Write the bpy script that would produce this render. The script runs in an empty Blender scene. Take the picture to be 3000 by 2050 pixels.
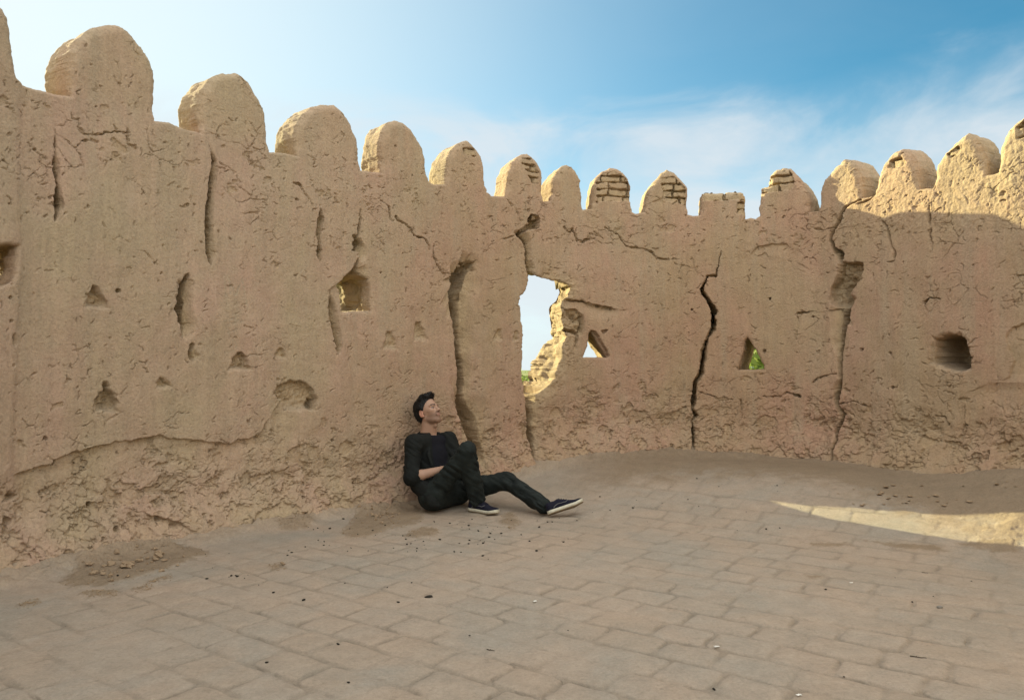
import bpy, math, random
import numpy as np
from mathutils import Vector, Matrix

random.seed(7)
rng = np.random.default_rng(7)
SC = bpy.context.scene
COL = SC.collection

# ------------------------------------------------------------------ camera, sky, sun, exposure
CAM_H, FPX, CX, CY, HORIZON = 1.13, 2250.0, 1500.0, 1025.0, 1083.0
PITCH = math.atan((HORIZON - CY) / FPX)
cam_d = bpy.data.cameras.new("camera")
cam_d.lens = 27.0
cam_d.sensor_width = 36.0
cam_d.clip_start = 0.05
cam_d.clip_end = 20000
cam = bpy.data.objects.new("camera", cam_d)
COL.objects.link(cam)
cam.location = (0, 0, CAM_H)
cam.rotation_euler = (math.pi / 2 + PITCH, 0, 0)
SC.camera = cam

SUN_AZ, SUN_EL = math.radians(49.0), math.radians(16.3)      # azimuth to the left of straight ahead
TO_SUN = Vector((-math.sin(SUN_AZ) * math.cos(SUN_EL), math.cos(SUN_AZ) * math.cos(SUN_EL), math.sin(SUN_EL)))

SC.view_settings.view_transform = 'Standard'
SC.view_settings.look = 'None'
SC.view_settings.exposure = 1.5
SC.view_settings.gamma = 1.0
SC.cycles.use_denoising = True
SC.cycles.max_bounces = 8
SC.cycles.diffuse_bounces = 5

world = bpy.data.worlds.new("World")
SC.world = world
world.use_nodes = True


def nd(nt, kind, **kw):
    n = nt.nodes.new(kind)
    for k, v in kw.items():
        if k in n.inputs.keys() if isinstance(k, str) else False:
            n.inputs[k].default_value = v
        else:
            setattr(n, k, v)
    return n


def setup_world():
    nt = world.node_tree
    nt.nodes.clear()
    L = nt.links.new
    out = nt.nodes.new('ShaderNodeOutputWorld')
    bg = nt.nodes.new('ShaderNodeBackground')
    bg.inputs['Strength'].default_value = 0.052
    L(bg.outputs[0], out.inputs[0])
    sky = nt.nodes.new('ShaderNodeTexSky')
    sky.sky_type = 'NISHITA'
    sky.sun_disc = False
    sky.sun_elevation = SUN_EL
    sky.sun_rotation = -SUN_AZ
    sky.altitude = 1000
    sky.air_density = 1.0
    sky.dust_density = 1.6
    sky.ozone_density = 2.0
    # thin cirrus: noise on a high cloud plane, seen by view direction
    tc = nt.nodes.new('ShaderNodeTexCoord')
    sep = nt.nodes.new('ShaderNodeSeparateXYZ')
    L(tc.outputs['Generated'], sep.inputs[0])
    zz = nt.nodes.new('ShaderNodeMath'); zz.operation = 'MAXIMUM'; zz.inputs[1].default_value = 0.0
    L(sep.outputs['Z'], zz.inputs[0])
    za = nt.nodes.new('ShaderNodeMath'); za.operation = 'ADD'; za.inputs[1].default_value = 0.10
    L(zz.outputs[0], za.inputs[0])
    dx = nt.nodes.new('ShaderNodeMath'); dx.operation = 'DIVIDE'
    dy = nt.nodes.new('ShaderNodeMath'); dy.operation = 'DIVIDE'
    L(sep.outputs['X'], dx.inputs[0]); L(za.outputs[0], dx.inputs[1])
    L(sep.outputs['Y'], dy.inputs[0]); L(za.outputs[0], dy.inputs[1])
    cb = nt.nodes.new('ShaderNodeCombineXYZ')
    L(dx.outputs[0], cb.inputs[0]); L(dy.outputs[0], cb.inputs[1])
    # azimuth / elevation of the view direction, so the wisps keep their shape low in the sky
    azn = nt.nodes.new('ShaderNodeMath'); azn.operation = 'ARCTAN2'
    L(sep.outputs['X'], azn.inputs[0]); L(sep.outputs['Y'], azn.inputs[1])
    eln = nt.nodes.new('ShaderNodeMath'); eln.operation = 'ARCSINE'
    L(sep.outputs['Z'], eln.inputs[0])
    cae = nt.nodes.new('ShaderNodeCombineXYZ')
    L(azn.outputs[0], cae.inputs[0]); L(eln.outputs[0], cae.inputs[1])
    mp = nt.nodes.new('ShaderNodeMapping')
    mp.inputs['Rotation'].default_value = (0, 0, math.radians(-14))
    mp.inputs['Scale'].default_value = (4.2, 10.0, 1)
    mp.inputs['Location'].default_value = (3.1, 1.2, 0)
    L(cae.outputs[0], mp.inputs[0])
    n1 = nt.nodes.new('ShaderNodeTexNoise')
    n1.inputs['Scale'].default_value = 1.0
    n1.inputs['Detail'].default_value = 9
    n1.inputs['Roughness'].default_value = 0.56
    n1.inputs['Distortion'].default_value = 0.55
    L(mp.outputs[0], n1.inputs['Vector'])
    r1 = nt.nodes.new('ShaderNodeValToRGB')
    r1.color_ramp.elements[0].position = 0.33
    r1.color_ramp.elements[1].position = 0.60
    L(n1.outputs['Fac'], r1.inputs[0])
    # cirrus bank: below a line that climbs to the right, thin above it
    sl = nt.nodes.new('ShaderNodeMath'); sl.operation = 'MULTIPLY_ADD'
    L(azn.outputs[0], sl.inputs[0]); sl.inputs[1].default_value = -0.03; L(eln.outputs[0], sl.inputs[2])
    wob_ = nt.nodes.new('ShaderNodeMath'); wob_.operation = 'MULTIPLY_ADD'
    L(n1.outputs['Fac'], wob_.inputs[0]); wob_.inputs[1].default_value = -0.12; L(sl.outputs[0], wob_.inputs[2])
    rb = nt.nodes.new('ShaderNodeMapRange'); rb.interpolation_type = 'SMOOTHSTEP'
    rb.inputs['From Min'].default_value = 0.290; rb.inputs['From Max'].default_value = 0.215
    rb.inputs['To Min'].default_value = 0.04; rb.inputs['To Max'].default_value = 1.0
    L(wob_.outputs[0], rb.inputs['Value'])
    mm = nt.nodes.new('ShaderNodeMath'); mm.operation = 'MULTIPLY'
    L(r1.outputs[0], mm.inputs[0]); L(rb.outputs[0], mm.inputs[1])
    # a broken sheet of unseen cloud overhead and behind, added to fill the shade
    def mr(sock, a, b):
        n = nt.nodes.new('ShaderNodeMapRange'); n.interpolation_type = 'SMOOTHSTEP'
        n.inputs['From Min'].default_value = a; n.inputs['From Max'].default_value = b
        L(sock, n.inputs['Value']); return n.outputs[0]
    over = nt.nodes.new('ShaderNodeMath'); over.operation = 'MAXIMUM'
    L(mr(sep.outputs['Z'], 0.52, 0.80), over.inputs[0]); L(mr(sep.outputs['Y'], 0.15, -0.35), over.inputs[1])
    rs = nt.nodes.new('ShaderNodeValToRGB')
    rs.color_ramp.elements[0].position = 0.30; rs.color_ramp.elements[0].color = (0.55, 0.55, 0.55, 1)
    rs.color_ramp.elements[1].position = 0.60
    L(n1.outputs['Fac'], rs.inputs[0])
    fill_sheet = nt.nodes.new('ShaderNodeMath'); fill_sheet.operation = 'MULTIPLY'
    L(over.outputs[0], fill_sheet.inputs[0]); L(rs.outputs[0], fill_sheet.inputs[1])
    m2 = nt.nodes.new('ShaderNodeMath'); m2.operation = 'MULTIPLY'; m2.inputs[1].default_value = 0.80
    L(mm.outputs[0], m2.inputs[0])
    hs = nt.nodes.new('ShaderNodeHueSaturation')
    hs.inputs['Saturation'].default_value = 1.1
    tint = nt.nodes.new('ShaderNodeMix'); tint.data_type = 'RGBA'; tint.blend_type = 'MULTIPLY'
    tint.inputs[0].default_value = 1.0; tint.inputs[7].default_value = (0.60, 1.22, 1.20, 1)
    L(sky.outputs[0], tint.inputs[6]); L(tint.outputs[2], hs.inputs['Color'])
    # high haze: brightest towards the sun and low down
    dt = nt.nodes.new('ShaderNodeVectorMath'); dt.operation = 'DOT_PRODUCT'
    L(tc.outputs['Generated'], dt.inputs[0]); dt.inputs[1].default_value = tuple(TO_SUN)
    rh = nt.nodes.new('ShaderNodeValToRGB')
    e = rh.color_ramp.elements
    e[0].position = 0.05; e[0].color = (0, 0, 0, 1)
    e[1].position = 0.95; e[1].color = (1, 1, 1, 1)
    for p, v in ((0.30, 0.04), (0.50, 0.12), (0.65, 0.28), (0.80, 0.62)):
        q = e.new(p); q.color = (v, v, v, 1)
    rh.color_ramp.interpolation = 'B_SPLINE'
    L(dt.outputs['Value'], rh.inputs[0])
    lowh = nt.nodes.new('ShaderNodeMath'); lowh.operation = 'MULTIPLY'; lowh.inputs[1].default_value = 0.88
    L(mr(sep.outputs['Z'], 0.40, 0.06), lowh.inputs[0])
    hz = nt.nodes.new('ShaderNodeMath'); hz.operation = 'MAXIMUM'
    L(rh.outputs[0], hz.inputs[0]); L(lowh.outputs[0], hz.inputs[1])
    mh = nt.nodes.new('ShaderNodeMix'); mh.data_type = 'RGBA'
    L(hz.outputs[0], mh.inputs[0]); L(hs.outputs[0], mh.inputs[6])
    mh.inputs[7].default_value = (6.0, 6.7, 6.9, 1)
    mx = nt.nodes.new('ShaderNodeMix'); mx.data_type = 'RGBA'
    L(m2.outputs[0], mx.inputs[0]); L(mh.outputs[2], mx.inputs[6])
    mx.inputs[7].default_value = (5.2, 5.6, 5.9, 1)
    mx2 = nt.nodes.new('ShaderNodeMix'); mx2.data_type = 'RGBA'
    L(fill_sheet.outputs[0], mx2.inputs[0]); L(mx.outputs[2], mx2.inputs[6])
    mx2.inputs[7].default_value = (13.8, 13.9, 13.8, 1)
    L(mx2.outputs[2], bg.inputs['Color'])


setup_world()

sun_d = bpy.data.lights.new("sun", 'SUN')
sun_d.energy = 5.0
sun_d.angle = math.radians(0.5)
sun_d.color = (1.0, 0.93, 0.55)
sun = bpy.data.objects.new("sun", sun_d)
COL.objects.link(sun)
sun.rotation_euler = (-TO_SUN).to_track_quat('-Z', 'Y').to_euler()
sun.location = TO_SUN * 40


# ------------------------------------------------------------------ numpy noise
def _h(ix, iy, seed):
    h = (ix.astype(np.uint32) * np.uint32(374761393) + iy.astype(np.uint32) * np.uint32(668265263)
         + np.uint32(seed * 974711 & 0xffffffff))
    h = (h ^ (h >> np.uint32(13))) * np.uint32(1274126177)
    h = h ^ (h >> np.uint32(16))
    return h


def _r(h):
    return (h & np.uint32(0xffffff)).astype(np.float32) / np.float32(0xffffff)


def gn2(x, y, seed=0):
    x = np.asarray(x, np.float32); y = np.asarray(y, np.float32)
    x0 = np.floor(x); y0 = np.floor(y)
    fx = x - x0; fy = y - y0
    ix = x0.astype(np.int64); iy = y0.astype(np.int64)
    u = fx * fx * fx * (fx * (fx * 6 - 15) + 10)
    v = fy * fy * fy * (fy * (fy * 6 - 15) + 10)

    def g(i, j, dx, dy):
        a = _r(_h(i, j, seed)) * np.float32(6.2831853)
        return np.cos(a) * dx + np.sin(a) * dy
    a = g(ix, iy, fx, fy); b = g(ix + 1, iy, fx - 1, fy)
    c = g(ix, iy + 1, fx, fy - 1); d = g(ix + 1, iy + 1, fx - 1, fy - 1)
    return ((a + (b - a) * u) * (1 - v) + (c + (d - c) * u) * v) * np.float32(1.4)


def fbm(x, y, octv=4, seed=0, gain=0.5):
    s = 0; amp = 1.0; f = 1.0; t = 0
    for o in range(octv):
        s = s + amp * gn2(x * f, y * f, seed + o * 17)
        t += amp; amp *= gain; f *= 2.03
    return s / t


def vn3(x, y, z, seed=0):
    x0 = np.floor(x); y0 = np.floor(y); z0 = np.floor(z)
    fx = x - x0; fy = y - y0; fz = z - z0
    ix = x0.astype(np.int64); iy = y0.astype(np.int64); iz = z0.astype(np.int64)
    u = fx * fx * (3 - 2 * fx); v = fy * fy * (3 - 2 * fy); w = fz * fz * (3 - 2 * fz)
    out = 0
    for dz in (0, 1):
        for dy in (0, 1):
            for dx in (0, 1):
                r = _r(_h(ix + dx + (iz + dz) * 7919, iy + dy, seed))
                out = out + r * (u if dx else 1 - u) * (v if dy else 1 - v) * (w if dz else 1 - w)
    return (out * 2 - 1).astype(np.float32)


def fbm3(x, y, z, octv=3, seed=0):
    s = 0; a = 1.0; f = 1.0; t = 0
    for o in range(octv):
        s = s + a * vn3(x * f, y * f, z * f, seed + o * 13); t += a; a *= 0.5; f *= 2.1
    return s / t


def worley(x, y, seed=0):
    x = np.asarray(x, np.float32); y = np.asarray(y, np.float32)
    ix = np.floor(x).astype(np.int64); iy = np.floor(y).astype(np.int64)
    f1 = np.full(x.shape, 9, np.float32); f2 = f1.copy(); cid = np.zeros(x.shape, np.float32)
    for dx in (-1, 0, 1):
        for dy in (-1, 0, 1):
            h = _h(ix + dx, iy + dy, seed)
            px = ix + dx + _r(h); h2 = _h(ix + dx, iy + dy, seed + 5)
            py = iy + dy + _r(h2)
            d = np.sqrt((px - x) ** 2 + (py - y) ** 2).astype(np.float32)
            near = d < f1
            f2 = np.where(near, f1, np.minimum(f2, d))
            cid = np.where(near, _r(_h(ix + dx, iy + dy, seed + 9)), cid)
            f1 = np.where(near, d, f1)
    return f1, f2, cid


def sstep(a, b, x):
    t = np.clip((x - a) / (b - a), 0, 1)
    return t * t * (3 - 2 * t)


# ------------------------------------------------------------------ object helpers
def tag(o, label=None, cat=None, group=None, kind=None):
    if label: o['label'] = label
    if cat: o['category'] = cat
    if group: o['group'] = group
    if kind: o['kind'] = kind
    return o


def empty(name, loc):
    o = bpy.data.objects.new(name, None)
    o.empty_display_size = 0.1
    o.location = loc
    COL.objects.link(o)
    return o


def link(name, me, mat=None, parent=None):
    o = bpy.data.objects.new(name, me)
    COL.objects.link(o)
    if mat is not None and not me.materials:
        me.materials.append(mat)
    if parent is not None:
        o.parent = parent
        p = parent; off = Vector((0, 0, 0))
        while p is not None:
            off += Vector(p.location); p = p.parent
        o.location = -off          # meshes carry world coordinates
    return o


def np_mesh(name, v, quads, attrs=None, smooth=True, tris=None):
    me = bpy.data.meshes.new(name)
    v = np.ascontiguousarray(v, np.float32)
    nq = 0 if quads is None else len(quads)
    nt_ = 0 if tris is None else len(tris)
    me.vertices.add(len(v))
    me.vertices.foreach_set('co', v.ravel())
    idx = []
    if nq: idx.append(np.asarray(quads, np.int32).ravel())
    if nt_: idx.append(np.asarray(tris, np.int32).ravel())
    idx = np.concatenate(idx)
    me.loops.add(len(idx))
    me.loops.foreach_set('vertex_index', idx)
    me.polygons.add(nq + nt_)
    ls = np.concatenate([np.arange(nq) * 4, nq * 4 + np.arange(nt_) * 3]).astype(np.int32)
    me.polygons.foreach_set('loop_start', ls)
    me.update(calc_edges=True)
    me.polygons.foreach_set('use_smooth', np.full(nq + nt_, smooth))
    if attrs:
        for k, a in attrs.items():
            a = np.asarray(a, np.float32)
            if a.ndim == 2:
                at = me.attributes.new(k, 'FLOAT_COLOR', 'POINT')
                if a.shape[1] == 3: a = np.concatenate([a, np.ones((len(a), 1), np.float32)], 1)
                at.data.foreach_set('color', np.ascontiguousarray(a).ravel())
            else:
                at = me.attributes.new(k, 'FLOAT', 'POINT')
                at.data.foreach_set('value', np.ascontiguousarray(a))
    me.validate()
    return me


# ------------------------------------------------------------------ materials
def new_mat(name, rough=0.95, spec=0.15):
    m = bpy.data.materials.new(name)
    m.use_nodes = True
    nt = m.node_tree
    b = nt.nodes['Principled BSDF']
    b.inputs['Roughness'].default_value = rough
    b.inputs['Specular IOR Level'].default_value = spec
    return m, nt, b


def tnoise(nt, vec, scale, detail=4, rough=0.55, dist=0.0):
    n = nt.nodes.new('ShaderNodeTexNoise')
    n.inputs['Scale'].default_value = scale
    n.inputs['Detail'].default_value = detail
    n.inputs['Roughness'].default_value = rough
    n.inputs['Distortion'].default_value = dist
    nt.links.new(vec, n.inputs['Vector'])
    return n.outputs['Fac']


def ramp(nt, fac, stops):
    r = nt.nodes.new('ShaderNodeValToRGB')
    e = r.color_ramp.elements
    while len(e) < len(stops): e.new(0.5)
    for q, (p, c) in zip(e, stops):
        q.position = p
        q.color = (c, c, c, 1) if isinstance(c, (int, float)) else (*c, 1)
    nt.links.new(fac, r.inputs[0])
    return r.outputs[0]


def mix(nt, fac, a, b, mode='MIX'):
    m = nt.nodes.new('ShaderNodeMix'); m.data_type = 'RGBA'; m.blend_type = mode
    for sock, val in ((0, fac), (6, a), (7, b)):
        if isinstance(val, (int, float)): m.inputs[sock].default_value = val
        elif isinstance(val, tuple): m.inputs[sock].default_value = (*val, 1)
        else: nt.links.new(val, m.inputs[sock])
    return m.outputs[2]


def math_(nt, op, a, b=None):
    m = nt.nodes.new('ShaderNodeMath'); m.operation = op
    for i, val in ((0, a), (1, b)):
        if val is None: continue
        if isinstance(val, (int, float)): m.inputs[i].default_value = val
        else: nt.links.new(val, m.inputs[i])
    return m.outputs[0]


def attr(nt, name):
    a = nt.nodes.new('ShaderNodeAttribute'); a.attribute_name = name
    return a


def pos(nt):
    return nt.nodes.new('ShaderNodeNewGeometry').outputs['Position']


def bump(nt, bsdf, h, strength=0.5, dist=0.01, prev=None):
    b = nt.nodes.new('ShaderNodeBump')
    b.inputs['Strength'].default_value = strength
    b.inputs['Distance'].default_value = dist
    nt.links.new(h, b.inputs['Height'])
    if prev is not None: nt.links.new(prev, b.inputs['Normal'])
    nt.links.new(b.outputs[0], bsdf.inputs['Normal'])
    return b.outputs[0]


PINK = (0.440, 0.300, 0.208)
TAN = (0.405, 0.310, 0.196)
GREY = (0.410, 0.320, 0.215)
CORE = (0.420, 0.312, 0.182)


def adobe_material():
    m, nt, b = new_mat("adobe_plaster")
    P = pos(nt)
    mpn = nt.nodes.new('ShaderNodeMapping'); mpn.inputs['Scale'].default_value = (1, 1, 0.55)
    nt.links.new(P, mpn.inputs[0])
    big = tnoise(nt, mpn.outputs[0], 1.5, 6, 0.6, 0.4)
    mid = tnoise(nt, P, 6.0, 6, 0.62)
    fine = tnoise(nt, P, 60.0, 6, 0.7)
    grain = tnoise(nt, P, 260.0, 4, 0.75)
    c = mix(nt, ramp(nt, big, [(0.38, 0.0), (0.62, 1.0)]), TAN, PINK)
    c = mix(nt, ramp(nt, mid, [(0.50, 0.0), (0.72, 0.55)]), c, GREY)
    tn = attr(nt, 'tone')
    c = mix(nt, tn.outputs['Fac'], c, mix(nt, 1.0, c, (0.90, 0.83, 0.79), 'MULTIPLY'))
    a = attr(nt, 'core')
    c = mix(nt, a.outputs['Fac'], c, CORE)
    du = attr(nt, 'dust')
    c = mix(nt, du.outputs['Fac'], c, (0.40, 0.315, 0.215))
    # straw flecks and dry streaks
    wv = nt.nodes.new('ShaderNodeMapping'); wv.inputs['Scale'].default_value = (22, 22, 2.2)
    nt.links.new(P, wv.inputs[0])
    st = tnoise(nt, wv.outputs[0], 1.0, 3, 0.6)
    c = mix(nt, 1.0, c, ramp(nt, st, [(0.3, 0.93), (0.7, 1.07)]), 'MULTIPLY')
    w2 = nt.nodes.new('ShaderNodeMapping'); w2.inputs['Scale'].default_value = (7, 7, 0.55)
    nt.links.new(P, w2.inputs[0])
    dr = tnoise(nt, w2.outputs[0], 1.0, 4, 0.6)
    c = mix(nt, ramp(nt, dr, [(0.50, 0.0), (0.68, 0.55)]), c, (0.372, 0.288, 0.190))
    c = mix(nt, 1.0, c, ramp(nt, fine, [(0.25, 0.74), (0.5, 1.0), (0.8, 1.16)]), 'MULTIPLY')
    c = mix(nt, 1.0, c, ramp(nt, grain, [(0.2, 0.80), (0.8, 1.18)]), 'MULTIPLY')
    sk = tnoise(nt, P, 95.0, 2, 0.5, 0.8)
    c = mix(nt, ramp(nt, sk, [(0.66, 0.0), (0.74, 0.6)]), c, (0.16, 0.105, 0.065))     # chaff and dung specks in the mud, and painted dark of small pits
    nt.links.new(c, b.inputs['Base Color'])
    h = math_(nt, 'ADD', math_(nt, 'MULTIPLY', fine, 1.0), math_(nt, 'MULTIPLY', grain, 0.35))
    bump(nt, b, h, 0.8, 0.012)
    return m


def paving_material():
    m, nt, b = new_mat("earth_brick_paving")
    P = pos(nt)
    big = tnoise(nt, P, 1.6, 6, 0.62, 0.5)
    mid = tnoise(nt, P, 9.0, 6, 0.68)
    fine = tnoise(nt, P, 70.0, 6, 0.72)
    grain = tnoise(nt, P, 330.0, 3, 0.8)
    c = mix(nt, ramp(nt, big, [(0.38, 0.0), (0.64, 1.0)]), (0.310, 0.270, 0.212), (0.372, 0.290, 0.212))
    tv = attr(nt, 'tile')
    c = mix(nt, tv.outputs['Fac'], c, (0.330, 0.256, 0.182))
    j = attr(nt, 'joint')
    c = mix(nt, math_(nt, 'MULTIPLY', j.outputs['Fac'], 0.54), c, (0.200, 0.158, 0.110))
    e = attr(nt, 'earth')
    c = mix(nt, e.outputs['Fac'], c, (0.238, 0.176, 0.112))
    md = attr(nt, 'mud')
    c = mix(nt, math_(nt, 'MULTIPLY', md.outputs['Fac'], 0.8), c, (0.345, 0.262, 0.176))
    sp = tnoise(nt, P, 26.0, 5, 0.7)
    c = mix(nt, ramp(nt, sp, [(0.56, 0.0), (0.70, 0.45)]), c, (0.225, 0.178, 0.125))
    c = mix(nt, 1.0, c, ramp(nt, mid, [(0.25, 0.88), (0.75, 1.12)]), 'MULTIPLY')
    c = mix(nt, 1.0, c, ramp(nt, fine, [(0.25, 0.82), (0.75, 1.16)]), 'MULTIPLY')
    c = mix(nt, 1.0, c, ramp(nt, grain, [(0.2, 0.78), (0.8, 1.2)]), 'MULTIPLY')
    nt.links.new(c, b.inputs['Base Color'])
    h = math_(nt, 'ADD', math_(nt, 'MULTIPLY', fine, 1.0), math_(nt, 'MULTIPLY', grain, 0.4))
    bump(nt, b, h, 0.75, 0.010)
    return m


def plain_mat(name, col, var=0.25, scale=40, rough=0.9, spec=0.2, bmp=0.3, bdist=0.004):
    m, nt, b = new_mat(name, rough, spec)
    tc = nt.nodes.new('ShaderNodeTexCoord').outputs['Object']
    n = tnoise(nt, tc, scale, 5, 0.65)
    c = mix(nt, 1.0, col, ramp(nt, n, [(0.25, 1 - var), (0.75, 1 + var)]), 'MULTIPLY')
    nt.links.new(c, b.inputs['Base Color'])
    if bmp: bump(nt, b, n, bmp, bdist)
    return m


MAT_ADOBE = adobe_material()
MAT_PAVE = paving_material()

# ------------------------------------------------------------------ plan of the round tower parapet
_BD = [(-.667, 4.2), (-.622, 4.4), (-.4356, 5.11), (-.302, 5.71), (-.184, 6.3), (-.06, 6.93), (.02, 7.25), (.07, 7.42),
       (.13, 7.5), (.2, 7.53), (.275, 7.46), (.355, 7.27), (.42, 6.98), (.5, 6.45), (.575, 6.03), (.667, 5.58), (.733, 5.3)]
PLAN = [(-2.6, -2.0), (-3.4, -1.0), (-3.85, 0.2), (-3.85, 1.4), (-3.6, 2.4), (-3.2, 3.5)]
PLAN += [(b * d, d) for b, d in _BD] + [(4.2, 4.4), (4.35, 3.4), (4.3, 2.2), (3.9, 1.0), (3.2, 0.0)]


def catmull(pts, n=24):
    p = np.array(pts, float)
    p = np.vstack([2 * p[0] - p[1], p, 2 * p[-1] - p[-2]])
    out = []
    for i in range(1, len(p) - 2):
        for t in np.linspace(0, 1, n, endpoint=False):
            a, b, c, d = p[i - 1], p[i], p[i + 1], p[i + 2]
            out.append(0.5 * (2 * b + (c - a) * t + (2 * a - 5 * b + 4 * c - d) * t * t + (3 * b - a - 3 * c + d) * t ** 3))
    out.append(p[-2])
    return np.array(out)


CURVE = catmull(PLAN)
for _ in range(30):                                   # ease the joints of the plan
    CURVE[1:-1] = 0.25 * CURVE[:-2] + 0.5 * CURVE[1:-1] + 0.25 * CURVE[2:]
_seg = np.hypot(*np.diff(CURVE, axis=0).T)
S_TAB = np.concatenate([[0], np.cumsum(_seg)])
_tan = np.gradient(CURVE, S_TAB, axis=0)
_tan /= np.hypot(_tan[:, 0], _tan[:, 1])[:, None]
NOR = np.stack([-_tan[:, 1], _tan[:, 0]], 1)           # outward
_fw = np.where(CURVE[:, 1] > 1.0)[0]
_fw = _fw[np.abs(CURVE[_fw, 0] / CURVE[_fw, 1]) < 1.5]
B_TAB = CURVE[_fw, 0] / CURVE[_fw, 1]
SB_TAB = S_TAB[_fw]
DB_TAB = CURVE[_fw, 1]


def at_s(s):
    return (np.interp(s, S_TAB, CURVE[:, 0]), np.interp(s, S_TAB, CURVE[:, 1]),
            np.interp(s, S_TAB, NOR[:, 0]), np.interp(s, S_TAB, NOR[:, 1]))


def ray(x, y):
    v = (CY - y) / FPX
    F = math.cos(PITCH) - v * math.sin(PITCH)
    U = math.sin(PITCH) + v * math.cos(PITCH)
    return ((x - CX) / FPX) / F, U / F


def wpix(x, y):
    """a point of the photograph on the parapet's inner face -> (length along the wall, height)"""
    b, u = ray(x, y)
    return float(np.interp(b, B_TAB, SB_TAB)), CAM_H + u * float(np.interp(b, B_TAB, DB_TAB))


def wpoly(pts):
    return np.array([wpix(*p) for p in pts])


def scale_at(x, y):
    s0, z0 = wpix(x - 4, y); s1, _ = wpix(x + 4, y)
    _, z1 = wpix(x, y + 8)
    return (s1 - s0) / 8, abs(z1 - z0) / 8 if True else 0


def floor_z(x, y):
    q = y + 0.6 * x
    z = 0.29 * sstep(5.9, 8.2, q)
    return z


def fpix(x, y):
    """a point of the photograph on the paving -> (X, Y, Z)"""
    b, u = ray(x, y)
    z = 0.0
    for _ in range(40):
        d = (CAM_H - z) / (-u)
        d = min(d, 9.0)
        z = 0.5 * z + 0.5 * float(floor_z(b * d, d))
    return b * d, d, z


# ------------------------------------------------------------------ merlons and crenels, traced on the inner face
MERLON = [
    [(-270, 240), (-268, 120), (-235, 40), (-170, 0), (-110, -15), (-50, -10), (0, 8), (20, 20), (33, 50), (40, 90), (45, 130), (50, 190), (54, 228), (66, 250)],
    [(207, 281), (203, 240), (203, 190), (210, 150), (232, 110), (268, 84), (310, 72), (350, 71), (372, 80), (395, 103), (420, 135), (445, 175), (458, 205), (461, 235), (459, 290), (457, 330), (456, 350)],
    [(592, 388), (588, 340), (588, 300), (600, 260), (625, 228), (660, 211), (700, 209), (715, 222), (740, 250), (765, 290), (782, 330), (786, 360), (787, 400), (790, 442)],
    [(872, 455), (868, 400), (875, 365), (895, 330), (920, 308), (955, 302), (985, 306), (1010, 325), (1035, 365), (1050, 405), (1055, 440), (1056, 470), (1057, 497)],
    [(1119, 505), (1116, 450), (1118, 410), (1126, 380), (1142, 358), (1163, 350), (1185, 356), (1208, 375), (1228, 400), (1243, 430), (1250, 465), (1252, 500), (1256, 530)],
    [(1304, 540), (1310, 500), (1318, 460), (1328, 438), (1345, 422), (1362, 412), (1375, 407), (1390, 418), (1405, 437), (1418, 460), (1424, 490), (1426, 530), (1428, 560)],
    [(1483, 574), (1490, 540), (1494, 500), (1506, 472), (1528, 453), (1550, 445), (1565, 456), (1580, 476), (1590, 500), (1592, 530), (1590, 560), (1590, 588)],
    [(1615, 588), (1620, 550), (1622, 525), (1634, 500), (1648, 486), (1662, 481), (1676, 488), (1690, 503), (1701, 528), (1706, 560), (1707, 590), (1708, 612)],
    [(1735, 612), (1738, 570), (1741, 540), (1750, 516), (1767, 498), (1789, 487), (1808, 492), (1828, 506), (1843, 522), (1849, 545), (1849, 590), (1852, 622)],
    [(1888, 620), (1894, 580), (1900, 555), (1915, 530), (1936, 507), (1956, 496), (1975, 505), (1996, 525), (2012, 545), (2015, 580), (2014, 626)],
    [(2052, 629), (2056, 600), (2058, 566), (2065, 562), (2120, 561), (2165, 557), (2178, 562), (2181, 600), (2182, 640)],
    [(2227, 632), (2227, 573), (2231, 548), (2250, 539), (2252, 516), (2273, 494), (2300, 489), (2313, 492), (2344, 525), (2361, 556), (2369, 586), (2370, 622)],
    [(2399, 618), (2402, 550), (2410, 525), (2432, 503), (2454, 477), (2469, 463), (2489, 470), (2507, 490), (2521, 515), (2524, 550), (2524, 580)],
    [(2566, 570), (2568, 520), (2582, 480), (2604, 454), (2639, 430), (2657, 443), (2674, 466), (2687, 492), (2690, 530), (2693, 556)],
    [(2736, 552), (2740, 485), (2765, 446), (2793, 414), (2828, 390), (2850, 406), (2868, 436), (2883, 468), (2888, 512)],
    [(2925, 505), (2923, 430), (2935, 400), (2970, 357), (3000, 333), (3040, 310), (3075, 330), (3110, 380), (3120, 430), (3122, 470)],
]
MERLON_LABEL = [
    "tall mud merlon cut off by the left edge of the photo",
    "largest round-topped plastered mud merlon, high at the left with plain smooth face",
    "round plastered merlon to the right of the largest one, crack rising below its left side",
    "broad round merlon with plain face standing above the lit square loophole",
    "leaning round merlon overlapping its left neighbour's side with almost no gap",
    "narrow merlon with pointed top and one bare brick showing near its peak",
    "merlon over the breach with bare bricks down its right shoulder",
    "small smooth merlon right of the breach, close against the brick-shouldered one",
    "merlon with its face stripped to four courses of bare bricks",
    "pointed merlon with bare bricks, left of the broken flat stump",
    "broken square merlon stump with a flat top of loose bricks",
    "merlon with stepped left shoulder of three bare bricks, right of the flat stump",
    "half sunlit pointed merlon, first on the right wall",
    "sunlit merlon with a brick slot under its pointed top and shaded right side",
    "larger sunlit merlon with two short slots under its peak, before the cut-off last one",
    "sunlit merlon with bare bricks cut off by the right edge of the photo",
]
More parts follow.
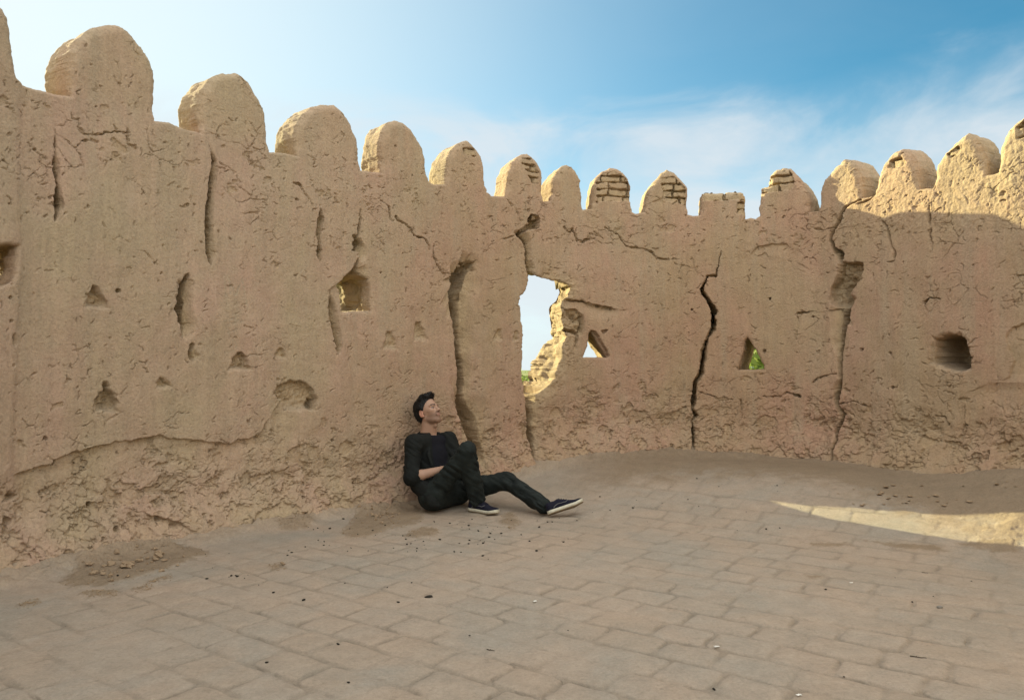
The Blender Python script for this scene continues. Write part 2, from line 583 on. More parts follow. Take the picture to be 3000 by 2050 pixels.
TOPLINE = [(-330, 150), (-270, 240), (66, 252), (90, 259), (130, 267), (160, 275), (207, 282), (456, 352), (498, 360), (542, 376), (592, 389), (790, 443),
           (830, 447), (872, 455), (1057, 498), (1085, 504), (1119, 505), (1256, 531), (1272, 540), (1304, 540), (1428, 561), (1442, 572), (1483, 574),
           (1590, 589), (1615, 588), (1708, 613), (1735, 612), (1852, 622), (1863, 628), (1888, 621), (2014, 627), (2030, 632), (2052, 629), (2182, 641),
           (2200, 638), (2214, 642), (2227, 632), (2370, 622), (2399, 618), (2524, 580), (2545, 579), (2566, 568), (2693, 556), (2712, 554), (2736, 552),
           (2888, 512), (2908, 511), (2925, 505), (3122, 470), (3180, 455)]
BREACH = [(1546, 798), (1549, 818), (1543, 849), (1525, 868), (1521, 880), (1527, 911), (1529, 950), (1532, 989), (1531, 1048), (1530, 1083), (1533, 1122), (1538, 1156),
          (1560, 1160), (1585, 1153), (1606, 1134), (1628, 1112), (1636, 1079), (1648, 1048), (1652, 1009), (1661, 985), (1654, 966), (1650, 923), (1647, 896), (1650, 884),
          (1664, 868), (1672, 841), (1655, 830), (1609, 817), (1581, 810), (1556, 797)]
TRI_A = [(1710, 1046), (1722, 1012), (1727, 975), (1733, 968), (1745, 985), (1758, 1010), (1772, 1030), (1781, 1047)]
TRI_B = [(2164, 1083), (2174, 1046), (2180, 1020), (2182, 1000), (2190, 988), (2202, 1004), (2212, 1021), (2223, 1040), (2230, 1058), (2237, 1070), (2238, 1082)]
LOOP_L = [(1000, 914), (1001, 827), (1010, 813), (1031, 803), (1060, 803), (1082, 816), (1086, 850), (1086, 910)]
LOOP_0 = [(-80, 835), (-80, 735), (-40, 722), (20, 716), (50, 720), (48, 760), (44, 800), (34, 826), (0, 838)]
SLIT = [(2084, 940), (2085, 921), (2090, 915), (2095, 922), (2094, 936), (2090, 946)]
HOLES = [  # polygon, edge noise, skew along wall per metre of depth, drop per metre, jamb roughness
    (BREACH, 0.012, 0.0, 0.0, 0.030), (TRI_A, 0.004, 0.05, 0.0, 0.010), (TRI_B, 0.004, 0.16, 0.0, 0.008),
    (LOOP_L, 0.006, -0.05, 0.0, 0.034), (LOOP_0, 0.006, 0.31, 0.0, 0.034), (SLIT, 0.001, 0.06, 0.07, 0.001)]
WALL_T = 0.36


def thick(S, Z):
    return WALL_T + 0.14 * sstep(0.08, 0.45, top_z(S) - Z)


def poly_sd(S, Z, poly):
    n = len(poly)
    d2 = np.full(S.shape, 1e9, np.float32)
    inside = np.zeros(S.shape, bool)
    for i in range(n):
        a = poly[i]; b = poly[(i + 1) % n]
        ex, ez = b[0] - a[0], b[1] - a[1]
        wx, wz = S - a[0], Z - a[1]
        t = np.clip((wx * ex + wz * ez) / (ex * ex + ez * ez + 1e-12), 0, 1)
        d2 = np.minimum(d2, (wx - ex * t) ** 2 + (wz - ez * t) ** 2)
        c = (a[1] > Z) != (b[1] > Z)
        if abs(ez) > 1e-9:
            inside ^= c & (S < ex * (Z - a[1]) / ez + a[0])
    d = np.sqrt(d2)
    return np.where(inside, -d, d)


class Face:
    """one face of the parapet as a grid over (length along the wall, height)"""

    def __init__(self, s, z):
        self.s, self.z = s, z
        self.S, self.Z = [a.astype(np.float32) for a in np.meshgrid(s, z, indexing='ij')]

    def win(self, smin, smax, zmin, zmax):
        i0, i1 = np.searchsorted(self.s, [smin, smax]); j0, j1 = np.searchsorted(self.z, [zmin, zmax])
        return slice(max(i0 - 1, 0), i1 + 1), slice(max(j0 - 1, 0), j1 + 1)

    def pwin(self, poly, m):
        return self.win(poly[:, 0].min() - m, poly[:, 0].max() + m, poly[:, 1].min() - m, poly[:, 1].max() + m)


def extra_merlons():
    """the parapet goes on outside the picture: the same merlons repeat with its own spacing"""
    out = []
    base = wpoly(MERLON[1]); base = base - [base[:, 0].mean(), 0]
    s_left = wpoly([(-270, 240)])[0][0]
    s_right = wpoly([(3122, 470)])[0][0]
    for c in (s_left - 0.75, s_left - 1.75, s_left - 2.75, s_left - 3.75):
        out.append(base * [0.95, 1] + [c, 0.0])
    for c in (s_right + 0.6, s_right + 1.5, s_right + 2.4, s_right + 3.3):
        out.append(base * [0.9, 1] + [c, 0.0])
    return out


M_POLY = []
for m in MERLON:
    p = wpoly(m)
    p = np.vstack([[p[0][0], p[0][1] - 0.15], p, [p[-1][0], p[-1][1] - 0.15]])
    M_POLY.append(p)
N_SEEN = len(M_POLY)
for p in extra_merlons():
    M_POLY.append(np.vstack([[p[0][0], p[0][1] - 0.15], p, [p[-1][0], p[-1][1] - 0.15]]))
TOP = wpoly(TOPLINE)
H_POLY = [wpoly(h[0]) for h in HOLES]


def top_z(S):
    return np.interp(S, TOP[:, 0], TOP[:, 1])


def solid_sdf(F, rough=True, shrink=0.0, outer=False):
    S, Z = F.S, F.Z
    base = (Z - top_z(S)).astype(np.float32)
    if rough:
        base += 0.012 * fbm(S * 6, S * 0 + 3.3, 4, 5)
    sd = base
    for k, p in enumerate(M_POLY):
        w = F.pwin(p, 0.22)
        d = poly_sd(S[w], Z[w], p)
        if rough:
            d = d + 0.006 * fbm(S[w] * 22, Z[w] * 22, 3, 31 + k) + 0.018 * fbm(S[w] * 6.5, Z[w] * 6.5, 3, 61 + k)
        sd[w] = np.minimum(sd[w], d)
    hole = np.full(S.shape, 9, np.float32)
    hid = np.zeros(S.shape, np.int8)
    sd = sd + shrink
    for k, p in enumerate(H_POLY):
        if outer:
            p = p + np.array([HOLES[k][2], HOLES[k][3]]) * 0.5
            if k == 0:
                px_ = np.array([q[0] for q in BREACH]); py_ = np.array([q[1] for q in BREACH])
                p = p + np.stack([np.where(px_ < 1565, -0.26, np.where(py_ < 1000, 0.04, 0.0)), np.where(py_ > 1140, -0.20, np.where(py_ < 836, 0.17, 0.0))], 1)
        w = F.pwin(p, 0.3)
        d = poly_sd(S[w], Z[w], p)
        if rough:
            d = d + HOLES[k][1] * fbm(S[w] * 18, Z[w] * 18, 4, 77 + k) * 1.6
        hid[w] = np.where(d < hole[w], k + 1, hid[w])
        hole[w] = np.minimum(hole[w], d)
    return np.maximum(sd, -hole), hole, hid


def groove(F, dep, pts, wl, wr, depth, jit=0.006, seed=0, prof=1.0, core=None, jf=26.0):
    """a crack: pts in the photograph, half widths left / right in photo pixels, depth in metres"""
    P = wpoly(pts)
    n = len(pts)
    wl = np.broadcast_to(np.asarray(wl, float), n); wr = np.broadcast_to(np.asarray(wr, float), n)
    depth = np.broadcast_to(np.asarray(depth, float), n)
    sc = []
    for i, q in enumerate(pts):
        a, c = scale_at(*q)
        d = P[min(i + 1, n - 1)] - P[max(i - 1, 0)]
        d = d / (np.hypot(*d) + 1e-9)
        sc.append(abs(d[1]) * a + abs(d[0]) * c)
    sc = np.array(sc)
    WL, WR = wl * sc, wr * sc
    m = max(WL.max(), WR.max()) * 1.8 + 0.03
    w = F.pwin(P, m)
    S, Z = F.S[w], F.Z[w]
    if S.size == 0: return
    thin = (WL + WR).max() < 0.030
    wm = np.clip(1 + (1.3 if thin else 0.22) * fbm(S * (11 if thin else 5), Z * (11 if thin else 5), 3 if thin else 1, seed + 6), 0.3, 1.9)
    fade = np.clip(0.75 + 1.5 * fbm(S * 5.5, Z * 5.5, 3, seed + 8), 0.12, 1.25) if thin else 1.0
    if thin: jit = max(jit, 0.009)
    S = S + jit * 1.6 * fbm(S * jf, Z * jf, 3, seed + 3); Z = Z + jit * 1.6 * fbm(S * jf + 9, Z * jf, 3, seed + 4)
    best = np.zeros(S.shape, np.float32)
    for i in range(n - 1):
        a, b = P[i], P[i + 1]
        ex, ez = b - a
        l2 = ex * ex + ez * ez + 1e-12
        t = np.clip(((S - a[0]) * ex + (Z - a[1]) * ez) / l2, 0, 1)
        dx, dz = S - a[0] - ex * t, Z - a[1] - ez * t
        d = np.hypot(dx, dz)
        side = ex * dz - ez * dx           # >0: to the left when walking a -> b
        down = ez < 0
        left = (side < 0) if down else (side > 0)
        left = (side > 0) if not down else (side < 0)
        ww = np.where(left, WL[i] + (WL[i + 1] - WL[i]) * t, WR[i] + (WR[i + 1] - WR[i]) * t) * wm + 1e-5
        dd = depth[i] + (depth[i + 1] - depth[i]) * t
        x_ = d / ww
        if prof > 0: v = dd * np.clip(1 - x_, 0, 1) ** prof
        else: v = dd * np.maximum(np.clip((0.46 - x_) / 0.16, 0, 1), -prof * np.clip(1 - x_, 0, 1) ** 1.3)   # a slot beside a sloping scar
        best = np.maximum(best, v)
    best = best * fade
    dep[w] = dep[w] + best
    if core is not None:
        core[w] = np.maximum(core[w], np.clip(best / 0.05, 0, 1) * 0.8)


def recess(F, dep, pts, depth, edge_top=0.012, edge_bot=0.035, rough=0.2, seed=0, core=None, dust=None, jit=0.020):
    P = wpoly(pts)
    w = F.pwin(P, 0.08)
    S, Z = F.S[w], F.Z[w]
    if S.size == 0: return
    sd = poly_sd(S + jit * fbm(S * 20, Z * 20, 3, seed), Z + jit * fbm(S * 20, Z * 20 + 7, 3, seed + 1), P)
    zr = np.clip((Z - P[:, 1].min()) / (np.ptp(P[:, 1]) + 1e-6), 0, 1)
    e = edge_bot + (edge_top - edge_bot) * sstep(0.0, 0.5, zr)
    v = sstep(0, 1, -sd / e)
    dep[w] += depth * v * (1 + rough * fbm(S * 25, Z * 25, 4, seed + 2))
    if core is not None: core[w] = np.maximum(core[w], v * 0.7)
    if dust is not None: dust[w] = np.maximum(dust[w], v * sstep(0.45, 0.0, zr))


def lip(F, dep, pts, depth, fade, seed=0, below=True, core=None):
    """a broken plaster edge: the skin is gone on one side of the line and fades back"""
    P = wpoly(pts)
    w = F.pwin(P, fade + 0.05)
    S, Z = F.S[w], F.Z[w]
    if S.size == 0: return
    S2 = S + 0.02 * fbm(S * 14, Z * 14, 4, seed); Z2 = Z + 0.02 * fbm(S * 14 + 5, Z * 14, 4, seed + 1)
    best = np.full(S.shape, 9, np.float32); sg = np.zeros(S.shape, np.float32)
    for i in range(len(P) - 1):
        a, b = P[i], P[i + 1]
        ex, ez = b - a
        t = np.clip(((S2 - a[0]) * ex + (Z2 - a[1]) * ez) / (ex * ex + ez * ez + 1e-12), 0, 1)
        dx, dz = S2 - a[0] - ex * t, Z2 - a[1] - ez * t
        d = np.hypot(dx, dz)
        s_ = ex * dz - ez * dx
        if not below: s_ = -s_
        sg = np.where(d < best, s_, sg); best = np.minimum(best, d)
    ends = np.clip(np.minimum(np.abs(S - P[:, 0].min() + 0.02), np.abs(P[:, 0].max() + 0.02 - S)) / 0.06, 0, 1) if np.ptp(P[:, 0]) > np.ptp(P[:, 1]) else \
        np.clip(np.minimum(np.abs(Z - P[:, 1].min() + 0.02), np.abs(P[:, 1].max() + 0.02 - Z)) / 0.06, 0, 1)
    v = np.where(sg < 0, np.clip(1 - best / fade, 0, 1) * sstep(0, 0.010, best), 0) * ends * np.clip(0.7 + 1.1 * fbm(S * 3.5, Z * 3.5, 3, seed + 2), 0.05, 1.2)
    dep[w] += depth * v
    if core is not None: core[w] = np.maximum(core[w], v * 0.5)


def bricks(F, dep, core, pts, row=0.074, blen=0.21, seed=0, z0=None):
    P = wpoly(pts)
    w = F.pwin(P, 0.05)
    S, Z = F.S[w], F.Z[w]
    if S.size == 0: return
    sd = poly_sd(S + 0.010 * fbm(S * 25, Z * 25, 3, seed), Z + 0.010 * fbm(S * 25, Z * 25 + 3, 3, seed + 1), P)
    m = sstep(0.0, 0.008, -sd)
    zz = (Z - (P[:, 1].min() if z0 is None else z0)) / row + 0.22 * fbm(S * 7, Z * 7, 3, seed + 2)
    r = np.floor(zz); fz = (zz - r) * row
    off = _r(_h(r.astype(np.int64), r.astype(np.int64) * 0 + seed, 3))
    ss = (S - P[:, 0].min()) / blen + off + 0.14 * fbm(S * 7, Z * 7, 3, seed + 5)
    c = np.floor(ss); fs = (ss - c) * blen
    j = np.minimum(np.minimum(fz, row - fz), np.minimum(fs, blen - fs))
    jm = 1 - sstep(0.003, 0.012, j)
    rb = _r(_h(r.astype(np.int64), c.astype(np.int64), seed + 8))
    dep[w] += m * (0.014 + 0.050 * jm + 0.020 * (rb - 0.5))
    core[w] = np.maximum(core[w], m * (0.55 + 0.45 * rb))


def face_relief(F, sd, hole, hid):
    S, Z = F.S, F.Z
    dep = np.zeros(S.shape, np.float32)
    core = np.zeros(S.shape, np.float32)
    dust = np.zeros(S.shape, np.float32)
    cx, cy, _, _ = at_s(F.s)
    fz = floor_z(cx, cy)[:, None]
    H = Z - fz                                           # height over the paving
    sL, sP, sR = wpix(1000, 1200)[0], wpix(1300, 1200)[0], wpix(2300, 1200)[0]
    # hand-plastered, wavy surface
    dep += 0.030 * fbm(S * 0.9, Z * 0.9, 3, 1) + 0.014 * fbm(S * 3.2, Z * 2.4, 4, 2)
    dep += 0.0032 * fbm(S * 14, Z * 12, 4, 3, 0.6) + 0.0012 * fbm(S * 60, Z * 60, 3, 4, 0.7)
    # wide vertical drips
    dep += 0.006 * gn2(S * 5.5, Z * 0.6, 8)
    # foot of the wall swells out, is flaked and eroded
    low = sstep(0.95, 0.30, H + 0.25 * fbm(S * 1.6, Z * 1.6, 3, 12))
    dep -= 0.16 * sstep(0.42, -0.05, H + 0.08 * fbm(S * 2.2, Z * 0 + 1, 3, 13)) ** 1.5
    dep += low * (0.024 * fbm(S * 5, Z * 5, 5, 14, 0.6))
    band = sstep(0.35, 0.10, np.abs(Z - top_z(S) + 0.22)) * 0.7
    # plaster skin lost in scabs
    nz = fbm(S * 4.2, Z * 5.0, 6, 15, 0.62)
    thr = 0.42 - 0.34 * low - 0.20 * band
    scab = sstep(thr, thr + 0.03, nz)
    dep += scab * (0.011 + 0.006 * low)
    nz2 = fbm(S * 8.5 + 40, Z * 10.0, 5, 21, 0.6)
    scab2 = sstep(thr + 0.05, thr + 0.08, nz2)
    dep += scab2 * 0.008
    core = np.maximum(core, 0.35 * np.maximum(scab, scab2 * 0.7))
    # net of drying cracks in patches
    wx = 0.05 * fbm(S * 7, Z * 7, 3, 22); wz = 0.05 * fbm(S * 7 + 11, Z * 7, 3, 23)
    f1, f2, _ = worley((S + wx) * 6.5, (Z + wz) * 8.0, 24)
    patch = sstep(0.06, 0.34, fbm(S * 2.2 + 3, Z * 2.6, 4, 25) + 0.08 * low + 0.20 * band - 0.10)
    dep += patch * (1 - sstep(0.0, 0.04, f2 - f1)) * 0.016
    f1, f2, cid = worley((S + wx) * 15, (Z + wz) * 17, 26)
    patch2 = sstep(0.05, 0.25, fbm(S * 3.1 + 8, Z * 3.3, 4, 27) + 0.34 * low - 0.16)
    dep += patch2 * ((1 - sstep(0.0, 0.07, f2 - f1)) * 0.011 + (cid - 0.5) * 0.006 * low)
    # stipple of straw holes and nicks
    N = 1700
    lo, hi = wpix(-60, 1000)[0], wpix(3060, 1000)[0]
    ps = rng.uniform(lo, hi, N); pz = rng.uniform(0.0, 3.2, N)
    for a, c in zip(ps, pz):
        ln = rng.uniform(0.006, 0.026); wd = rng.uniform(0.0036, 0.0072); th = rng.normal(0.9, 0.8)
        dp = rng.uniform(0.005, 0.020)
        if rng.random() < 0.012: ln, wd, dp = rng.uniform(0.008, 0.016), rng.uniform(0.006, 0.011), rng.uniform(0.02, 0.05)
        w = F.win(a - ln, a + ln, c - ln, c + ln)
        x = S[w] - a; y = Z[w] - c
        u = x * math.cos(th) + y * math.sin(th); v = -x * math.sin(th) + y * math.cos(th)
        v = v + 11 * u * u * rng.choice((-1, 1))
        dep[w] += dp * np.clip(1 - (u / ln) ** 2 - (v / wd) ** 2, 0, 1)

    # short wandering cracklets, thick under the merlons, near the foot and in tired patches
    dens = 0.25 + 0.9 * band + 0.7 * low + 0.8 * sstep(0.05, 0.3, fbm(S * 1.7 + 20, Z * 2.0, 3, 28))
    n_try = 0
    for _ in range(5200):
        a = rng.uniform(lo, hi); c = rng.uniform(0.0, 3.1)
        ia = min(np.searchsorted(F.s, a), len(F.s) - 1); ic = min(np.searchsorted(F.z, c), len(F.z) - 1)
        if rng.random() > dens[ia, ic] * 0.24: continue
        th = rng.choice((0.2, 1.2, 2.2, 0.0, -0.3)) + rng.normal(0, 0.5); P = [(a, c)]
        for q in range(rng.integers(3, 7)):
            th += rng.normal(0, 0.75); L = rng.uniform(0.006, 0.016)
            P.append((P[-1][0] + L * math.cos(th), P[-1][1] + L * math.sin(th)))
        P = np.array(P); wd = rng.uniform(0.0024, 0.0042); dp = rng.uniform(0.005, 0.018)
        w = F.pwin(P, 0.008)
        x_, z_ = S[w], Z[w]
        if x_.size == 0: continue
        b_ = np.full(x_.shape, 9, np.float32)
        for p0, p1 in zip(P[:-1], P[1:]):
            e = p1 - p0; t = np.clip(((x_ - p0[0]) * e[0] + (z_ - p0[1]) * e[1]) / (e @ e + 1e-12), 0, 1)
            b_ = np.minimum(b_, np.hypot(x_ - p0[0] - e[0] * t, z_ - p0[1] - e[1] * t))
        dep[w] += dp * np.clip(1.3 - b_ / wd, 0, 1)

    g = lambda *a, **k: groove(F, dep, *a, core=core, **k)
    # --- left wall
    g([(160, 380), (158, 440), (155, 480), (163, 540), (164, 600), (158, 645)], [1, 3, 6, 2, 5, 2], [2, 10, 22, 12, 24, 6], [.03, .10, .22, .09, .24, .06], seed=1, jf=18.0, prof=-0.4, jit=.003)
    g([(612, 420), (625, 470), (622, 500), (614, 560), (608, 620), (607, 680), (610, 740), (618, 775)], [2, 4, 5, 4, 5, 6, 6, 1], [3, 12, 18, 18, 20, 22, 24, 6], [.03, .16, .24, .22, .26, .28, .26, .03], seed=2, jf=18.0, prof=-0.4, jit=.003)
    g([(548, 805), (530, 838), (520, 870), (520, 910), (530, 950), (534, 990)], [2, 6, 6, 5, 5, 2], [8, 30, 42, 40, 44, 10], [.05, .24, .34, .30, .28, .03], seed=3, jf=14.0, prof=-0.4, jit=.002)
    g([(560, 1012), (556, 1030), (562, 1052)], 4, 10, .06, seed=4)
    g([(938, 610), (934, 640), (930, 690), (935, 720), (932, 735), (938, 765)], [1, 4, 4, 2, 5, 2], [2, 14, 10, 6, 14, 6], [.03, .14, .12, .06, .16, .03], seed=5)
    g([(1057, 613), (1057, 644), (1051, 674), (1051, 697), (1043, 715), (1051, 737)], [2, 2, 3, 2, 9, 2], [2, 3, 6, 6, 22, 22], [.04, .06, .10, .08, .26, .06], seed=6)
    g([(1051, 758), (1043, 785), (1034, 800), (1012, 815)], [2, 4, 6, 4], [6, 20, 40, 60], [.04, .12, .18, .10], seed=7, jf=18.0, prof=-0.4, jit=.003)
    g([(968, 850), (966, 895), (970, 930), (980, 980), (985, 1020), (990, 1035)], [1, 3, 3, 3, 3, 1], [3, 20, 16, 16, 14, 3], [.03, .12, .10, .12, .10, .02], seed=8)
    g([(1106, 582), (1141, 604), (1143, 635), (1150, 648)], 1.5, 2.2, .07, seed=9)
    g([(1161, 635), (1168, 648), (1185, 656), (1203, 670), (1214, 692), (1242, 697), (1255, 715), (1260, 730)], 1.5, 2.2, .07, seed=10)
    g([(1275, 708), (1272, 730), (1271, 749), (1282, 776), (1300, 800), (1322, 803)], 1.5, 2.2, .07, seed=11)
    g([(650, 482), (668, 490), (692, 506)], 1.6, 2.8, .03, seed=12)
    g([(860, 535), (880, 545), (895, 575), (915, 603)], 1.5, 2.2, .035, seed=13)
    g([(230, 382), (250, 390), (280, 395), (320, 388), (350, 385), (372, 390), (374, 420), (398, 436)], 1.6, 2.8, .04, seed=14)
    g([(208, 330), (212, 345), (232, 350), (230, 370), (245, 385)], 1.6, 2.8, .03, seed=15)
    g([(388, 732), (420, 736), (440, 755), (455, 775)], 1.6, 2.8, .03, seed=16)
    g([(40, 985), (42, 1010)], 4, 8, .06, seed=17)
    # the lower plaster coat ends in a broken, overhanging edge
    lip(F, dep, [(50, 1392), (70, 1378), (150, 1362), (190, 1330), (260, 1316), (320, 1300), (400, 1286), (470, 1272), (560, 1285), (640, 1296), (690, 1290), (760, 1275), (785, 1235)], 0.045, 0.30, 41, core=core)
    lip(F, dep, [(0, 1668), (40, 1658), (90, 1662), (150, 1655), (190, 1640), (250, 1632)], 0.05, 0.10, 43, core=core)
    lip(F, dep, [(420, 1500), (470, 1512), (505, 1520), (560, 1560), (620, 1555), (700, 1530), (760, 1520)], 0.04, 0.15, 45, core=core)
    tri = lambda x0, x1, y0, y1, ax: [(x0, y1), (x0 + (ax - x0) * .45, (y0 + y1) / 2 - 6), (ax - 6, y0), (ax + 8, y0 + 2), (x1 - (x1 - ax) * .45, (y0 + y1) / 2), (x1, y1)]
    for (x0, x1, y0, y1, ax, dp) in ((240, 335, 832, 908, 275, .075), (268, 368, 1112, 1214, 312, .085), (448, 520, 1098, 1142, 475, .05), (662, 748, 1030, 1090, 702, .075),
                                     (800, 850, 1015, 1055, 826, .03), (540, 600, 1012, 1062, 562, .02), (1205, 1262, 940, 1002, 1226, .045), (1440, 1478, 960, 1003, 1462, .03),
                                     (1112, 1175, 968, 1030, 1140, .03), (1500, 1525, 965, 1005, 1512, .03)):
        recess(F, dep, tri(x0, x1, y0, y1, ax), dp * 0.8, 0.022, 0.07, 0.7, int(x0) % 97, core, dust)
    recess(F, dep, [(800, 1150), (812, 1125), (850, 1112), (890, 1112), (915, 1135), (932, 1165), (928, 1200), (880, 1210), (835, 1205), (826, 1180)], .055, .012, .06, .5, 51, core, dust)
    recess(F, dep, [(905, 1165), (930, 1165), (928, 1205), (905, 1205)], .06, .012, .03, .3, 52, core)
    for (x, y, r) in ((38, 1455, 14), (262, 1478, 9), (20, 1526, 12), (325, 1548, 10), (345, 852, 9), (1270, 1190, 8), (28, 872, 5), (30, 940, 8)):
        recess(F, dep, [(x + r * math.cos(a) * 1.1, y + r * math.sin(a)) for a in np.linspace(0, 6.28, 9)[:-1]], .05, .01, .02, .3, x, core, jit=.006)
    # --- deep open joint beside the pier
    g([(1385, 768), (1350, 790), (1335, 815), (1326, 850), (1330, 900), (1334, 960), (1338, 1020), (1346, 1080), (1350, 1120), (1346, 1160), (1350, 1210), (1365, 1255), (1382, 1290), (1392, 1330), (1408, 1362)],
      [4, 5, 6, 6, 6, 6, 5, 5, 6, 5, 5, 4, 4, 4, 2], [20, 50, 62, 66, 62, 60, 54, 50, 44, 62, 74, 76, 62, 50, 26],
      [.10, .26, .36, .42, .44, .44, .43, .42, .40, .36, .30, .24, .28, .22, .05], jit=.002, seed=61, prof=-0.42, jf=14.0)
    g([(1352, 770), (1380, 766), (1390, 790)], 4, 6, .06, seed=62)
    w = F.win(*sorted((wpix(1325, 1000)[0], wpix(1425, 1000)[0])), 0.2, 2.6)
    deepm = sstep(0.04, 0.12, dep[w])
    dep[w] += deepm * (0.035 * fbm(S[w] * 10, Z[w] * 10, 4, 63) + 0.012 * fbm(S[w] * 30, Z[w] * 30, 3, 64))
    # pale scratched marks
    def scratch(lines, wpx=2.2, amt=0.9):
        for k, pts in enumerate(lines):
            P = wpoly(pts); w = F.pwin(P, 0.05)
            a_, c_ = S[w] + 0.004 * fbm(S[w] * 30, Z[w] * 30, 2, 400 + k), Z[w]
            best = np.full(a_.shape, 9, np.float32)
            for p0, p1 in zip(P[:-1], P[1:]):
                e = p1 - p0; t = np.clip(((a_ - p0[0]) * e[0] + (c_ - p0[1]) * e[1]) / (e @ e + 1e-12), 0, 1)
                best = np.minimum(best, np.hypot(a_ - p0[0] - e[0] * t, c_ - p0[1] - e[1] * t))
            r_ = wpx * scale_at(*pts[0])[1]
            m_ = sstep(r_ * 1.6, r_ * 0.5, best) * sstep(-0.3, 0.2, fbm(a_ * 60, c_ * 60, 3, 420 + k))
            dust[w] = np.maximum(dust[w], amt * m_); dep[w] += 0.003 * m_
    scratch([[(657, 808), (661, 850), (665, 892)], [(665, 810), (680, 838), (692, 867), (702, 835), (710, 815), (718, 862), (727, 907)], [(673, 812), (676, 860)],
             [(692, 916), (688, 956)], [(674, 933), (714, 941)], [(672, 946), (706, 944)], [(692, 964), (668, 973), (679, 991), (696, 1008), (688, 1026), (661, 1033)]], 2.6)
    scratch([[(252, 980), (258, 1040), (268, 1090), (274, 1140)]], 9, 0.45)
    scratch([[(2850, 775), (2862, 825)], [(2850, 776), (2845, 802)], [(2878, 772), (2880, 800)], [(2900, 775), (2902, 802)], [(2790, 880), (2880, 884)]], 1.4, 0.5)
    # --- right edge of the pier and the crack rising from the breach
    g([(1540, 1150), (1546, 1200), (1550, 1260), (1553, 1310), (1556, 1372)], [4, 4, 4, 3, 2], [84, 54, 42, 28, 12], [.26, .26, .24, .18, .05], seed=65, jf=16.0, prof=-0.45, jit=.002)
    g([(1485, 582), (1513, 617), (1524, 648)], 1.5, 2.2, .03, seed=66)
    recess(F, dep, [(1546, 640), (1556, 628), (1572, 628), (1580, 645), (1582, 668), (1562, 672), (1545, 676), (1530, 692), (1512, 690), (1518, 678), (1534, 668), (1546, 655)], .14, .01, .02, .2, 67, core)
    recess(F, dep, [(1557, 634), (1562, 627), (1570, 627), (1576, 634), (1576, 645), (1557, 648)], -.11, .01, .01, .2, 165, core, jit=.004)
    g([(1518, 689), (1530, 698), (1538, 712), (1543, 735), (1541, 763), (1546, 785), (1552, 806)], [4, 5, 4, 4, 5, 5, 3], [12, 18, 16, 16, 18, 20, 12], [.16, .28, .28, .26, .28, .32, .26], seed=68, jf=18.0, prof=-0.5, jit=.003)
    g([(1467, 701), (1489, 697), (1505, 690), (1520, 688)], 1.5, 2.2, .035, seed=69)
    for k, pts in enumerate(([(1652, 666), (1665, 680), (1672, 678)], [(1676, 672), (1687, 690), (1690, 706)], [(1690, 704), (1705, 708), (1714, 703), (1728, 698)], [(1727, 683), (1745, 688), (1767, 697), (1760, 690), (1742, 680)],
                             [(1771, 666), (1790, 678), (1811, 688), (1825, 712), (1837, 723), (1870, 727), (1899, 732), (1925, 755), (1945, 760), (1990, 760)],
                             [(1806, 1290), (1803, 1330), (1798, 1345)])):
        g(pts, 1.5, 2.2, .055, seed=70 + k)
    lip(F, dep, [(1646, 874), (1675, 872), (1705, 879), (1736, 892), (1806, 904)], 0.05, 0.12, 81, core=core)
    g([(1650, 880), (1705, 882), (1736, 893), (1806, 905)], [3, 3, 2, 1], [3, 3, 2, 1], [.10, .07, .04, .01], seed=82)
    g([(1655, 968), (1680, 972), (1690, 985), (1686, 1010), (1684, 1025)], 4, 8, [.08, .09, .08, .05, .01], seed=83)
    g([(1668, 920), (1688, 940), (1700, 930), (1706, 950), (1700, 975)], 6, 8, .05, seed=84)
    recess(F, dep, [(1650, 900), (1690, 905), (1712, 930), (1705, 968), (1690, 985), (1660, 985), (1650, 940)], .045, .012, .03, .8, 85, core)
    recess(F, dep, [(1760, 968), (1772, 962), (1782, 968), (1770, 980)], .04, .008, .02, .3, 86)
    recess(F, dep, [(1731, 968), (1748, 972), (1782, 1030), (1786, 1048), (1730, 1048)], .06, .01, .02, .2, 87)
    # --- right wall
    g([(2112, 736), (2104, 776), (2097, 807), (2073, 808), (2055, 849), (2071, 877), (2088, 904), (2092, 915)], [1, 2, 2, 3, 4, 5, 7, 9], [2, 3, 3, 4, 5, 6, 8, 9], [.04, .06, .09, .14, .20, .26, .32, .40], seed=91)
    g([(2091, 940), (2088, 963), (2073, 988), (2062, 1030), (2055, 1094), (2037, 1120), (2033, 1164), (2029, 1200), (2037, 1215), (2028, 1235), (2031, 1261), (2027, 1297), (2024, 1325)],
      [8, 6, 3, 7, 7, 6, 7, 3, 6, 2, 4, 5, 2], [8, 6, 5, 8, 7, 7, 8, 4, 10, 3, 5, 7, 3], [.40, .26, .10, .30, .30, .26, .30, .12, .18, .06, .18, .20, .05], seed=92)
    g([(2524, 584), (2480, 604), (2467, 622), (2458, 644), (2445, 666), (2434, 688), (2432, 705), (2441, 727), (2462, 746)], [2, 2, 3, 3, 3, 3, 3, 4, 12], [3, 4, 6, 8, 6, 5, 5, 5, 8], [.06, .12, .16, .16, .14, .12, .12, .14, .22], seed=93)
    recess(F, dep, [(2446, 742), (2470, 765), (2529, 770), (2522, 800), (2502, 828), (2486, 842), (2487, 870), (2492, 905), (2470, 910), (2440, 906), (2424, 880), (2434, 845), (2452, 800), (2456, 770)], .12, .012, .09, .35, 94, core, jit=.010)
